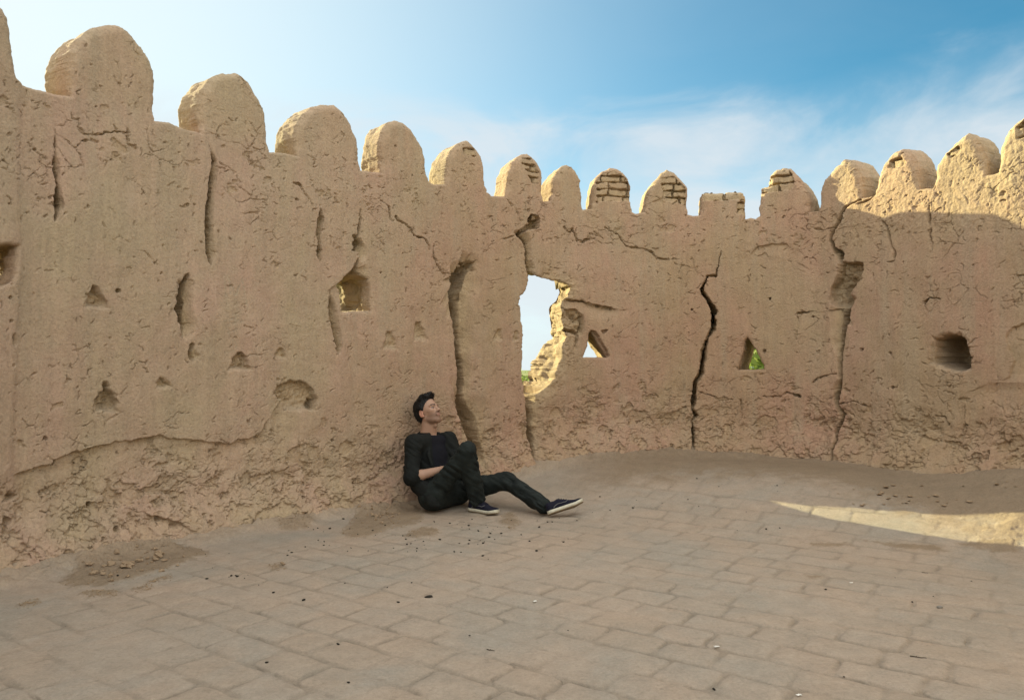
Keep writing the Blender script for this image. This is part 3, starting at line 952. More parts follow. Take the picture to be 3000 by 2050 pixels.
    g([(2525, 790), (2505, 835), (2484, 850), (2484, 880), (2489, 910), (2485, 917), (2476, 961), (2467, 1000), (2463, 1045), (2461, 1112), (2455, 1140), (2450, 1186), (2466, 1213), (2461, 1239), (2452, 1266), (2457, 1288), (2452, 1319), (2458, 1356)],
      [10, 22, 34, 36, 40, 48, 40, 34, 14, 7, 16, 9, 12, 9, 7, 7, 6, 3], [5, 5, 5, 5, 5, 4, 4, 4, 5, 5, 6, 5, 6, 5, 5, 6, 6, 3], [.08, .24, .34, .38, .38, .36, .34, .32, .28, .26, .32, .24, .30, .26, .20, .20, .18, .04], jit=.003, seed=95, jf=16.0, prof=-0.45)
    g([(2586, 648), (2599, 666), (2606, 697), (2613, 723), (2621, 741), (2618, 765), (2600, 768)], [4, 5, 5, 5, 5, 3, 2], [2, 3, 3, 3, 4, 3, 2], .05, seed=96)
    g([(2723, 604), (2725, 653), (2727, 697), (2734, 714), (2729, 741)], [4, 5, 3, 5, 2], [4, 5, 3, 4, 2], [.08, .08, .05, .06, .02], seed=97)
    for k, pts in enumerate(([(2335, 917), (2375, 913), (2414, 910), (2450, 907), (2480, 906)], [(2379, 1120), (2395, 1108), (2410, 1101), (2450, 1094)], [(2234, 1160), (2282, 1162), (2304, 1149), (2342, 1160)],
                             [(2053, 1149), (2088, 1160), (2106, 1173), (2145, 1169)], [(2458, 1182), (2494, 1175), (2515, 1180), (2533, 1188)], [(2388, 670), (2405, 675), (2441, 666)],
                             [(2709, 886), (2723, 873), (2754, 875)], [(2170, 1170), (2172, 1200)], [(2827, 1185), (2828, 1230), (2826, 1252)], [(2740, 1215), (2765, 1222), (2778, 1245)],
                             [(2560, 575), (2540, 590), (2515, 597)], [(2980, 808), (3000, 803)], [(2985, 855), (2992, 880)], [(2335, 917), (2338, 950), (2330, 990)])):
        g(pts, 1.5, 2.2, .055, seed=100 + k)
    lip(F, dep, [(2198, 741), (2220, 723), (2260, 714), (2304, 712), (2312, 722)], 0.03, 0.12, 121, core=core)
    lip(F, dep, [(3000, 940), (2961, 957), (2947, 988), (2956, 1032), (2967, 1054), (2956, 1103), (2934, 1111)], 0.03, 0.3, 122, below=False, core=core)
    lip(F, dep, [(2620, 1262), (2660, 1258), (2700, 1262), (2745, 1255), (2760, 1265)], 0.02, 0.1, 123, core=core)
    recess(F, dep, [(2732, 1066), (2736, 992), (2760, 982), (2800, 980), (2824, 986), (2833, 1026), (2846, 1045), (2842, 1074), (2815, 1086), (2770, 1076)], .40, .012, .016, .05, 124, core, jit=.003)
    recess(F, dep, [(2715, 1068), (2728, 985), (2760, 972), (2815, 968), (2835, 990), (2850, 1045), (2848, 1085), (2810, 1098), (2750, 1082)], .045, .05, .05, .2, 125, None, dust)
    recess(F, dep, [(2606, 1330), (2612, 1320), (2622, 1322), (2618, 1334)], .05, .008, .015, .3, 126)
    for (x, y, r) in ((2027, 907, 5), (2255, 876, 5), (2525, 1024, 7), (2608, 1034, 4), (2614, 1134, 5), (2240, 1028, 6), (2660, 808, 3), (2790, 820, 3)):
        recess(F, dep, [(x + r * math.cos(a), y + r * math.sin(a)) for a in np.linspace(0, 6.28, 8)[:-1]], .05, .006, .01, .2, x, None, jit=.003)
    # --- bare brickwork
    bricks(F, dep, core, [(1357, 430), (1396, 430), (1398, 458), (1362, 452)], .074, .17, 131)
    bricks(F, dep, core, [(1530, 462), (1556, 462), (1580, 505), (1576, 540), (1556, 535), (1540, 500), (1528, 485)], .06, .16, 132)
    bricks(F, dep, core, [(1748, 592), (1748, 530), (1768, 505), (1800, 500), (1838, 525), (1846, 545), (1846, 590)], .066, .19, 133)
    bricks(F, dep, core, [(1936, 520), (1975, 515), (2008, 550), (2010, 600), (1950, 590), (1940, 560)], .07, .19, 134)
    bricks(F, dep, core, [(2058, 588), (2058, 560), (2184, 554), (2184, 585)], .10, .235, 135)
    bricks(F, dep, core, [(2158, 590), (2184, 588), (2184, 632), (2158, 628)], .07, .19, 136)
    bricks(F, dep, core, [(2228, 566), (2232, 540), (2250, 536), (2253, 512), (2272, 492), (2310, 492), (2322, 515), (2328, 545), (2320, 556)], .076, .20, 137)
    bricks(F, dep, core, [(2446, 480), (2470, 470), (2488, 482), (2455, 486)], .07, .19, 138)
    bricks(F, dep, core, [(2600, 495), (2606, 470), (2640, 455), (2655, 480), (2640, 492)], .08, .22, 139)
    bricks(F, dep, core, [(2770, 450), (2810, 425), (2812, 450), (2786, 462)], .07, .22, 140)
    bricks(F, dep, core, [(2975, 410), (2972, 370), (3010, 335), (3040, 345), (3040, 420)], .08, .22, 141)
    # coarse dab-on texture of the weathered upper right plaster
    up = sstep(0.0, 0.25, Z - top_z(S) + 0.55) * sstep(wpix(2330, 600)[0], wpix(2520, 600)[0], S)
    dep += up * (0.0085 * fbm(S * 27, Z * 20, 4, 143, 0.65))
    core = np.maximum(core, 0.35 * up)
    sides = sstep(-0.02, 0.10, Z - top_z(S)) * 0.25
    core = np.maximum(core, sides)
    # broken flank of the breach
    br = sstep(0.16, 0.0, hole) * (hid == 1) * (S > wpix(1590, 1000)[0])
    dep += br * (0.03 * fbm(S * 10, Z * 10, 4, 144, 0.6) + 0.008)
    core = np.maximum(core, br * 0.6)
    # rounded arrises
    mer = sstep(0.0, 0.08, Z - top_z(S))
    r = 0.022 + 0.040 * mer
    t = np.clip((r + sd) / r, 0, 1)
    dep += r * (1 - np.sqrt(np.clip(1 - t * t, 0, 1)))
    dust = np.maximum(dust, sstep(0.06, 0.0, H) * 0.6)
    return dep, core, dust


def build_face(F, sd, dep, core, dust, reveal, hid, diff=None):
    """cells inside the outline, outline verts snapped to it, jambs and tops carried through the thickness"""
    S, Z = F.S.copy(), F.Z.copy()
    ns, nz = S.shape
    cen = 0.25 * (sd[:-1, :-1] + sd[1:, :-1] + sd[:-1, 1:] + sd[1:, 1:])
    keep = cen < 0
    gs = np.gradient(sd, F.s, axis=0); gz = np.gradient(sd, F.z, axis=1)
    gl = np.sqrt(gs * gs + gz * gz) + 1e-6
    cnt = np.zeros((ns, nz), np.int8)
    for a in (0, 1):
        for b in (0, 1):
            cnt[a:ns - 1 + a, b:nz - 1 + b] += keep
    bnd = (cnt > 0) & (cnt < 4)
    ds = np.gradient(F.s)[:, None] * np.ones_like(sd); dz = np.gradient(F.z)[None, :] * np.ones_like(sd)
    step = np.clip(sd / gl, -1, 1)
    lim = 0.75 * np.minimum(ds, dz)
    mv = np.clip(step, -lim * 1.4, lim * 1.4)
    S = np.where(bnd, S - mv * gs / gl, S); Z = np.where(bnd, Z - mv * gz / gl, Z)
    # owner of every cell: 0 = wall body, k = merlon k
    cs = 0.5 * (F.s[:-1] + F.s[1:])[:, None] * np.ones((1, nz - 1)); cz = 0.5 * (F.z[:-1] + F.z[1:])[None, :] * np.ones((ns - 1, 1))
    owner = np.zeros(keep.shape, np.int16)
    for k, p in enumerate(M_POLY):
        a, b = p[1], p[-2]
        line = a[1] + (b[1] - a[1]) * (cs - a[0]) / (b[0] - a[0])
        owner[(cs > p[:, 0].min() - 0.03) & (cs < p[:, 0].max() + 0.03) & (cz > line) & (cz > top_z(cs) - 0.02)] = k + 1
    own = {}
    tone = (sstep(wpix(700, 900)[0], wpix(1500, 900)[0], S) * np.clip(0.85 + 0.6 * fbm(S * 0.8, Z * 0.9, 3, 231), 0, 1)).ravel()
    x, y, nx, ny = at_s(S.ravel())
    D = dep.ravel()
    V0 = np.stack([x + nx * D, y + ny * D, Z.ravel()], 1)
    if reveal:
        G3 = V0.reshape(ns, nz, 3)
        gu = np.gradient(G3, axis=0); gv = np.gradient(G3, axis=1)
        N3 = np.cross(gu, gv).reshape(-1, 3); N3 /= np.linalg.norm(N3, axis=1)[:, None] + 1e-9
        slope = np.hypot(np.gradient(dep, F.s, axis=0), np.gradient(dep, F.z, axis=1))
        rough = (np.clip((dep - 0.035) / 0.08, 0, 1) * 0.7 + np.clip((slope - 0.8) / 2.0, 0, 1) * 0.6).ravel()
        rough = np.clip(rough, 0, 1) * (sd.ravel() < -0.012)
        k_ = np.where(rough > 0.02)[0]
        p_ = V0[k_]
        a_ = p_[:, 0] * 0.8 + p_[:, 2] * 0.6; b_ = p_[:, 2] * 0.8 - p_[:, 0] * 0.6; c_ = p_[:, 1] * 0.9 + p_[:, 0] * 0.3
        lump_ = 0.030 * fbm3(a_ * 10, b_ * 10, c_ * 10, 3, 211) + 0.010 * fbm3(b_ * 34, c_ * 34, a_ * 34, 2, 215)
        V0[k_] += N3[k_] * (lump_ * rough[k_])[:, None]
    idx = np.arange(ns * nz).reshape(ns, nz)
    K = 22
    for o in np.unique(owner[keep]):
        m = keep & (owner == o)
        ii, jj = np.where(m)
        q = np.stack([idx[ii, jj], idx[ii + 1, jj], idx[ii + 1, jj + 1], idx[ii, jj + 1]], 1)
        quads = [q]
        verts = [V0]; att = [core.ravel()]; att2 = [dust.ravel()]
        if reveal:
            kp = np.pad(keep, 1)
            ei = []
            for (di, dj, a, b) in ((-1, 0, 3, 0), (1, 0, 1, 2), (0, -1, 0, 1), (0, 1, 2, 3)):
                nb = kp[1 + ii + di, 1 + jj + dj]
                inb = (ii + di >= 0) & (ii + di < ns - 1) & (jj + dj >= 0) & (jj + dj < nz - 1)
                s_ = (~nb) & inb
                ei.append(q[s_][:, [a, b]])
            E = np.concatenate(ei)
            if len(E):
                uv, inv = np.unique(E, return_inverse=True)
                inv = inv.reshape(E.shape)
                base_s = S.ravel()[uv]; base_z = Z.ravel()[uv]; d0 = D[uv]
                hh = hid.ravel()[uv]
                gsn = (gs / gl).ravel()[uv]; gzn = (gz / gl).ravel()[uv]
                n0 = ns * nz
                prev = uv
                TT = thick(base_s, base_z)
                for k in range(1, K + 1):
                    t = k / K
                    dd = d0 + (TT - d0) * t
                    sk = np.zeros(len(uv)); rg = np.full(len(uv), 0.010); splay = np.zeros(len(uv))
                    dz_ = np.zeros(len(uv))
                    for hi_, hdef in enumerate(HOLES):
                        hm = hh == hi_ + 1
                        sk[hm] = hdef[2]; rg[hm] = hdef[4]; dz_[hm] = hdef[3]
                    bm_ = hh == 1                      # breach: left jamb cut back, sill falls outward
                    sk[bm_] = -0.55 * np.clip(gsn[bm_], 0, 1) + np.clip(-gsn[bm_], 0, 1) * (0.10 - 0.24 * sstep(1.55, 1.25, base_z[bm_]))
                    dz_[bm_] = -0.42 * sstep(0.55, 0.9, gzn[bm_]) + 0.34 * sstep(0.5, 0.9, -gzn[bm_])
                    s2 = base_s + sk * (dd - d0); z2 = base_z + dz_ * (dd - d0)
                    qa = s2 * 0.77 + z2 * 0.52 + dd * 0.37; qb = -s2 * 0.45 + z2 * 0.80 - dd * 0.40; qc = -s2 * 0.45 - z2 * 0.15 + dd * 0.84
                    wob = fbm3(qa * 9, qb * 9, qc * 9, 3, 5) * rg * 1.7 + vn3(qb * 40, qc * 40, qa * 40, 9) * np.minimum(rg, 0.016) * 0.5
                    wob = wob * min(1.0, 2.2 * t)
                    # the tops fall away to the outside and the arrises are rounded there too
                    rnd = 0.05 * max(0.0, (t - 0.75) / 0.25) ** 2 * (hh == 0)
                    bk = wob - rnd + (diff.ravel()[uv] * min(1.0, 2.5 * t))
                    s2 = s2 + gsn * bk; z2 = z2 + gzn * bk
                    xx, yy, ax, ay = at_s(s2)
                    verts.append(np.stack([xx + ax * dd, yy + ay * dd, z2], 1))
                    rc = np.where(hh == 1, 0.45, np.where(hh > 0, 0.85, 0.55))
                    att.append(np.maximum(core.ravel()[uv], rc * min(1, 2 * t))); att2.append(np.zeros(len(uv)))
                    cur = n0 + np.arange(len(uv)); n0 += len(uv)
                    quads.append(np.stack([prev[inv[:, 0]], prev[inv[:, 1]], cur[inv[:, 1]], cur[inv[:, 0]]], 1)[:, ::-1])
                    prev = cur
        Q = np.concatenate(quads); VV = np.concatenate(verts)
        A1 = np.concatenate(att); A2 = np.concatenate(att2)
        u, inv = np.unique(Q, return_inverse=True)
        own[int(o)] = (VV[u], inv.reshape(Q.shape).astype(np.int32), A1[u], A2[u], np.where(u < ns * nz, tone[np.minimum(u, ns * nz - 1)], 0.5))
    return own


def build_parapet():
    # inner face, fine where the picture looks
    bb = np.linspace(-0.72, 0.74, 1480)
    s_mid = np.interp(bb, B_TAB, SB_TAB)
    s = np.concatenate([np.arange(0.0, s_mid[0] - 0.01, 0.03), s_mid, np.arange(s_mid[-1] + 0.015, S_TAB[-1], 0.03)])
    z = np.arange(-0.12, 3.62, 0.0046)
    F = Face(s, z)
    sd, hole, hid = solid_sdf(F)
    dep, core, dust = face_relief(F, sd, hole, hid)
    hid = np.where(hole < 0.05, hid, 0)
    inner = build_face(F, sd, dep, core, dust, True, hid, np.clip(sd - solid_sdf(F, False)[0], -0.02, 0.02))
    # outer face, plain, down to the ground outside
    s2 = np.arange(0.0, S_TAB[-1], 0.035); z2 = np.concatenate([np.linspace(-5.2, -0.3, 30), np.arange(-0.2, 3.62, 0.03)])
    G = Face(s2, z2)
    sd2, _, _ = solid_sdf(G, False, 0.05, True)
    d2 = thick(G.S, G.Z) + 0.02 * fbm(G.S * 2, G.Z * 2, 4, 201)
    outer = build_face(G, sd2, d2, np.full(G.S.shape, .4, np.float32), np.zeros(G.S.shape, np.float32), False, np.zeros(G.S.shape, np.int8))
    bx, by, _, _ = at_s(wpix(1500, 1200)[0])
    root = empty('parapet_wall', (float(bx), float(by), 0.25))
    tag(root, "curved mud-plastered parapet wall with rounded merlons, cracks and a tall breach", "wall")
    for o in sorted(inner):
        v, q, a1, a2, a3 = inner[o]
        if o in outer:
            w, r, b1, b2, b3 = outer[o]
            q = np.concatenate([q, r[:, ::-1] + len(v)]); v = np.concatenate([v, w]); a1 = np.concatenate([a1, b1]); a2 = np.concatenate([a2, b2]); a3 = np.concatenate([a3, b3])
        nm = 'wall_body' if o == 0 else 'merlon'
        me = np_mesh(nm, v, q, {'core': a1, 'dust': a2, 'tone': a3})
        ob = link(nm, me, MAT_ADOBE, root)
        if 0 < o <= N_SEEN: ob['label'] = MERLON_LABEL[o - 1]
    # the stub of a brick end showing in the notch above the breach
    return root


WALL = build_parapet()
#@@FLOOR
# ------------------------------------------------------------------ paving
ROW_ANG = math.radians(-35)
TILE_W, TILE_L = 0.205, 0.262
EARTH = [
    [(170, 1708), (250, 1640), (320, 1620), (400, 1600), (460, 1598), (520, 1600), (600, 1605), (610, 1625), (560, 1640), (450, 1680), (380, 1700), (300, 1720), (220, 1722)],
    [(240, 1738), (340, 1727), (345, 1747), (260, 1752)], [(40, 1777), (110, 1757), (120, 1770), (60, 1784)], [(435, 1702), (500, 1682), (505, 1697), (450, 1708)],
    [(385, 1730), (440, 1708), (445, 1724), (395, 1738)], [(785, 1657), (830, 1645), (840, 1664), (800, 1672)],
    [(1000, 1560), (1050, 1500), (1110, 1475), (1180, 1478), (1250, 1500), (1240, 1522), (1200, 1542), (1150, 1547), (1090, 1570), (1030, 1577)],
    [(1180, 1567), (1240, 1545), (1285, 1555), (1270, 1573), (1210, 1575)], [(1470, 1507), (1500, 1500), (1525, 1530), (1500, 1552), (1460, 1532)],
    [(800, 1542), (880, 1515), (930, 1520), (900, 1547), (840, 1557)], [(2800, 1592), (2900, 1580), (3000, 1590), (3000, 1627), (2920, 1622)],
    [(2520, 1580), (2760, 1600), (2780, 1618), (2650, 1612)], [(2350, 1590), (2480, 1588), (2500, 1600), (2400, 1604)], [(2360, 1685), (2420, 1682), (2425, 1695), (2370, 1697)]]


def floor_fields(X, Y):
    b = X / np.maximum(Y, 0.5)
    dw = np.interp(b, B_TAB, DB_TAB)
    dist = (dw - Y) * 0.78
    wob = fbm(X * 3.5, Y * 3.5, 3, 301) * 0.022
    wob2 = fbm(X * 3.5 + 31, Y * 3.5, 3, 302) * 0.020
    bend = 0.05 * np.sin(X * 0.55 + 0.4)
    ca, sa = math.cos(ROW_ANG), math.sin(ROW_ANG)
    u = X * ca + Y * sa + wob
    v = -X * sa + Y * ca + wob2 + bend
    r = np.floor(v / TILE_W)
    ri = r.astype(np.int64)
    fv = v - r * TILE_W
    uo = u / TILE_L + _r(_h(ri, ri * 0, 303)) * 0.35 + 0.5 * (ri % 2)
    c = np.floor(uo); ci = c.astype(np.int64)
    # uneven brick lengths: each cross joint is shifted by its own amount
    j0 = (_r(_h(ri, ci, 304)) - 0.5) * 0.36; j1 = (_r(_h(ri, ci + 1, 304)) - 0.5) * 0.36
    fu0 = (uo - c - j0) * TILE_L; fu1 = (c + 1 + j1 - uo) * TILE_L
    ci = np.where(fu0 < 0, ci - 1, np.where(fu1 < 0, ci + 1, ci))
    fu = np.minimum(np.abs(fu0), np.abs(fu1))
    fvm = np.minimum(fv, TILE_W - fv)
    # rounded corners
    k = 0.035
    jd = np.where((fu < k) & (fvm < k), k - np.hypot(k - fu, k - fvm), np.minimum(fu, fvm))
    jd = jd + 0.006 * fbm(X * 16, Y * 16, 4, 305)
    rnd = _r(_h(ri, ci, 306)); rnd2 = _r(_h(ri, ci, 307))
    worn = sstep(-0.30, 0.18, fbm(X * 1.7, Y * 1.7, 5, 308, 0.6) + 0.06)           # where dust hides the joints
    worn = worn * sstep(0.3, 1.1, dist + 0.3 * fbm(X * 1.5, Y * 1.5, 3, 309))
    jw = 0.007 + 0.007 * _r(_h(ri, ci, 310)) + 0.006 * fbm(X * 4, Y * 4, 3, 311)
    brk = sstep(-0.35, 0.15, fbm(X * 6, Y * 6, 4, 319))                        # joints come and go
    joint = (1 - sstep(jw * 0.3, jw * 1.5 + 0.006, jd)) * (0.12 + 0.88 * worn) * (0.25 + 0.75 * brk)
    gap = (1 - sstep(0.001, 0.0045, np.abs(jd - 0.004))) * worn * sstep(0.0, 0.25, fbm(X * 8 + 4, Y * 8, 4, 320))
    pillow = sstep(0.0, 0.05, jd)
    h = 0.004 * pillow * (0.2 + 0.8 * worn) - 0.004 * joint
    h = h + 0.004 * (rnd - 0.5) * worn * sstep(0, 0.012, jd)
    h = h + 0.007 * fbm(X * 1.2, Y * 1.2, 3, 312) + 0.0035 * fbm(X * 9, Y * 9, 4, 313) + 0.0012 * fbm(X * 55, Y * 55, 3, 314, 0.7)
    chips = sstep(0.40, 0.50, fbm(X * 13, Y * 13, 4, 315)) * (0.3 + joint)
    h = h - 0.004 * chips - 0.008 * gap
    tile = 0.55 * rnd2 * worn * (1 - joint)
    # loose earth
    earth = np.zeros(X.shape, np.float32)
    n = fbm(X * 5, Y * 5, 5, 316, 0.6); n2 = fbm(X * 22, Y * 22, 3, 317, 0.65)
    for i, P in enumerate(EARTH):
        p = np.array([fpix(*q)[:2] for q in P])
        m = (X > p[:, 0].min() - .3) & (X < p[:, 0].max() + .3) & (Y > p[:, 1].min() - .3) & (Y < p[:, 1].max() + .3)
        if not m.any(): continue
        d = poly_sd(X[m], Y[m], p) + 0.05 * n[m] + 0.05 * n2[m]
        earth[m] = np.maximum(earth[m], sstep(0.02, -0.035, d) * 0.85)
    far = sstep(0.02, 0.16, b + 0.05 * n) * sstep(0.95, 0.55, dist + 0.35 * n + 0.12 * n2)
    earth = np.maximum(earth, far * 0.85)
    h = h + earth * (0.010 + 0.006 * n2 + 0.012 * fbm(X * 6, Y * 6, 3, 318)) + 0.10 * sstep(0.30, -0.05, dist + 0.10 * n)
    smooth_ = sstep(0.26, 0.36, b) * sstep(4.2, 4.9, Y + 0.25 * X)            # drifted dust evens out the far right
    h = h * (1 - 0.6 * smooth_) + 0.13 * sstep(1.0, 0.1, dist + 0.12 * n) * sstep(0.52, 0.68, b)
    mud = sstep(0.30, 0.04, dist + 0.16 * n + 0.05 * n2) * (1 - 0.75 * far)
    h = h + mud * 0.012 * n2
    joint = joint * (1 - earth) * (1 - mud)
    floor_fields.mud = mud
    return h.astype(np.float32), joint, tile, earth


def build_floor():
    bb = np.linspace(-0.79, 0.86, 1250)
    dw = np.interp(bb, B_TAB, DB_TAB) + 0.22
    nr = 640
    t = np.linspace(0, 1, nr)[None, :]
    inv = (1 / 2.35) * (1 - t) + (1 / dw)[:, None] * t
    Y = 1 / inv
    X = bb[:, None] * Y
    X = X.astype(np.float32); Y = Y.astype(np.float32)
    h, joint, tile, earth = floor_fields(X, Y)
    Z = floor_z(X, Y) + h
    idx = np.arange(X.size).reshape(X.shape)
    q = np.stack([idx[:-1, :-1], idx[1:, :-1], idx[1:, 1:], idx[:-1, 1:]], -1).reshape(-1, 4)
    v = np.stack([X, Y, Z], -1).reshape(-1, 3)
    a = [joint.ravel(), tile.ravel(), earth.ravel(), floor_fields.mud.ravel()]
    # plain part outside the view
    gx = np.arange(-4.4, 4.9, 0.06); gy = np.arange(-3.2, 8.4, 0.06)
    GX, GY = [k.astype(np.float32) for k in np.meshgrid(gx, gy, indexing='ij')]
    inside = poly_sd(GX, GY, CURVE[::6]) < 0.22
    b = GX / np.maximum(GY, 0.3)
    cov = (b > -0.77) & (b < 0.84) & (GY > 2.5) & (GY < np.interp(b, B_TAB, DB_TAB) + 0.15)
    h2, j2, t2, e2 = floor_fields(GX, GY)
    keep = inside & ~cov
    kc = keep[:-1, :-1] & keep[1:, :-1] & keep[:-1, 1:] & keep[1:, 1:]
    ii, jj = np.where(kc)
    id2 = np.arange(GX.size).reshape(GX.shape) + len(v)
    q2 = np.stack([id2[ii, jj], id2[ii + 1, jj], id2[ii + 1, jj + 1], id2[ii, jj + 1]], 1)
    v2 = np.stack([GX, GY, floor_z(GX, GY) + h2 - 0.012], -1).reshape(-1, 3)
    V = np.concatenate([v, v2]); Q = np.concatenate([q, q2])
    A = [np.concatenate([m, n.ravel()]) for m, n in zip(a, (j2, t2, e2, floor_fields.mud))]
    u, inv_ = np.unique(Q, return_inverse=True)
    me = np_mesh('floor', V[u], inv_.reshape(Q.shape), {'joint': A[0][u], 'tile': A[1][u], 'earth': A[2][u], 'mud': A[3][u]})
    return tag(link('floor', me, MAT_PAVE), kind='structure')


build_floor()


def floor_at(x, y):
    a = np.array([[x]], np.float32); b = np.array([[y]], np.float32)
    return float(floor_z(x, y) + floor_fields(a, b)[0][0, 0])


# ------------------------------------------------------------------ land beyond the wall
def field_material():
    m, nt, b = new_mat("green_fields")
    P = pos(nt)
    n = tnoise(nt, P, 0.02, 6, 0.6)
    n2 = tnoise(nt, P, 0.6, 5, 0.7)
    c = mix(nt, ramp(nt, n, [(0.4, 0.0), (0.6, 1.0)]), (0.10, 0.15, 0.035), (0.20, 0.19, 0.07))
    c = mix(nt, 1.0, c, ramp(nt, n2, [(0.25, 0.6), (0.75, 1.4)]), 'MULTIPLY')
    nt.links.new(c, b.inputs['Base Color'])
    return m


def build_land():
    r = np.concatenate([[0.5], np.geomspace(4, 9000, 40)])
    a = np.linspace(0, 2 * np.pi, 97)[:-1]
    R, A = np.meshgrid(r, a, indexing='ij')
    X = R * np.cos(A); Y = R * np.sin(A) + 3
    Z = -5.0 + 0.15 * fbm(X * 0.1, Y * 0.1, 3, 401)
    idx = np.arange(R.size).reshape(R.shape)
    n = len(a)
    q = []
    i0 = idx[:-1]; i1 = idx[1:]
    q = np.stack([i0, i1, np.roll(i1, -1, 1), np.roll(i0, -1, 1)], -1).reshape(-1, 4)
    me = np_mesh('ground', np.stack([X, Y, Z], -1).reshape(-1, 3), q)
    tag(link('ground', me, field_material()), kind='structure')


build_land()


def leaf_material(name, c1, c2):
    m, nt, b = new_mat(name, 0.6, 0.3)
    P = pos(nt)
    n = tnoise(nt, P, 2.5, 4, 0.7)
    c = mix(nt, ramp(nt, n, [(0.35, 0.0), (0.65, 1.0)]), c1, c2)
    nt.links.new(c, b.inputs['Base Color'])
    t = nt.nodes.new('ShaderNodeBsdfTranslucent'); nt.links.new(c, t.inputs['Color'])
    mx = nt.nodes.new('ShaderNodeMixShader'); mx.inputs[0].default_value = 0.4
    nt.links.new(b.outputs[0], mx.inputs[1]); nt.links.new(t.outputs[0], mx.inputs[2])
    nt.links.new(mx.outputs[0], nt.nodes['Material Output'].inputs[0])
    return m


def tube_np(p0, p1, r0, r1, n=8):
    p0, p1 = np.array(p0, float), np.array(p1, float)
    d = p1 - p0; d /= np.linalg.norm(d) + 1e-9
    a = np.cross(d, [0.3, 0.1, 1.0]); a /= np.linalg.norm(a) + 1e-9
    b = np.cross(d, a)
    t = np.linspace(0, 2 * np.pi, n, endpoint=False)
    ring = np.cos(t)[:, None] * a + np.sin(t)[:, None] * b
    v = np.concatenate([p0 + ring * r0, p1 + ring * r1])
    q = np.array([[i, (i + 1) % n, n + (i + 1) % n, n + i] for i in range(n)])
    return v, q


def build_tree(base, height, spread, n_leaf, leaf, mat_leaf, mat_bark, seed, label, low=0.25):
    r = np.random.default_rng(seed)
    root = empty('tree', base)
    tag(root, label, 'tree', 'trees growing outside the wall')
    bz = np.array(base, float)
    vs, qs, n0 = [], [], 0
    top = bz + [0.2, 0.1, height * 0.7]
    segs = [(bz - [0, 0, .2], bz + [0.05, 0, height * 0.35], 0.035 * height, 0.025 * height), (bz + [0.05, 0, height * 0.35], top, 0.025 * height, 0.006 * height)]
    tips = []
    for k in range(13):
        t = r.uniform(low, 0.65)
        o = bz + (top - bz) * t / 0.7 * 0.9
        a = r.uniform(0, 6.28)
        e = o + np.array([math.cos(a), math.sin(a), r.uniform(0.2, 0.9)]) * spread * r.uniform(0.5, 0.95)
        e[2] = min(e[2], bz[2] + height * 0.96)
        segs.append((o, e, 0.012 * height, 0.003 * height)); tips.append(e); tips.append((o + e) / 2)
    tips.append(top + [0, 0, height * 0.15])
    for s_ in segs:
        v, q = tube_np(*s_); vs.append(v); qs.append(q + n0); n0 += len(v)
    link('trunk', np_mesh('trunk', np.concatenate(vs), np.concatenate(qs)), mat_bark, root)
    tips = np.array(tips)
    c = tips[r.integers(0, len(tips), n_leaf)] + r.normal(0, 1, (n_leaf, 3)) * spread * np.array([0.20, 0.20, 0.17])
    d1 = r.normal(0, 1, (n_leaf, 3)); d1 /= np.linalg.norm(d1, axis=1)[:, None]
    d2 = np.cross(d1, r.normal(0, 1, (n_leaf, 3))); d2 /= np.linalg.norm(d2, axis=1)[:, None] + 1e-9
    L = leaf * r.uniform(0.7, 1.4, n_leaf)[:, None]
    v = np.stack([c - d1 * L, c + d2 * L * 0.45, c + d1 * L, c - d2 * L * 0.45], 1).reshape(-1, 3)
    link('crown', np_mesh('crown', v, np.arange(n_leaf * 4).reshape(-1, 4), smooth=False), mat_leaf, root)


BARK = plain_mat("bark", (0.12, 0.085, 0.055), 0.4, 12)
LEAF_D = leaf_material("dark_leaves", (0.035, 0.085, 0.022), (0.06, 0.12, 0.03))
LEAF_L = leaf_material("light_leaves", (0.13, 0.20, 0.035), (0.22, 0.26, 0.06))


def land(b, d): return (b * d, d, -5.0)


build_tree(land(0.312, 30), 8.4, 2.2, 9000, 0.17, LEAF_D, BARK, 1, "dark green tree seen through the pointed loophole in the right-hand wall")
build_tree(land(0.322, 20), 7.5, 1.7, 9000, 0.12, LEAF_L, BARK, 2, "yellow-green sunlit tree low in the pointed loophole, in front of the darker one")
build_tree(land(0.016, 48), 6.0, 2.4, 9000, 0.16, LEAF_L, BARK, 3, "bright green tree just visible at the foot of the tall breach")

# ------------------------------------------------------------------ loose things on the paving
def lump(name, seed, sx, sy, sz, rough=0.3, sub=2, flat=False):
    import bmesh
    bm = bmesh.new()
    bmesh.ops.create_icosphere(bm, subdivisions=sub, radius=1.0)
    r = random.Random(seed)
    o = Vector((r.uniform(0, 50), r.uniform(0, 50), r.uniform(0, 50)))
    from mathutils import noise as mn
    for v in bm.verts:
        n = mn.noise(v.co * 1.4 + o) + 0.5 * mn.noise(v.co * 3.1 + o)
        v.co = v.co * (1 + rough * n)
        v.co.x *= sx; v.co.y *= sy; v.co.z *= sz
    me = bpy.data.meshes.new(name); bm.to_mesh(me); bm.free()
    me.polygons.foreach_set('use_smooth', [not flat] * len(me.polygons))
    return me


M_DROP = plain_mat("dark_dropping", (0.022, 0.018, 0.013), 0.4, 200, 0.8)
M_CLOD = plain_mat("dry_earth_clod", (0.36, 0.262, 0.165), 0.25, 60, 0.95, 0.1, 0.6, 0.01)
M_CLODD = plain_mat("brown_earth_crumb", (0.27, 0.195, 0.12), 0.3, 60, 0.95, 0.1, 0.6, 0.01)
M_PAPER = plain_mat("dirty_white_scrap", (0.70, 0.67, 0.60), 0.1, 60, 0.8)
M_TWIG = plain_mat("dry_twig", (0.05, 0.036, 0.024), 0.3, 90, 0.85)


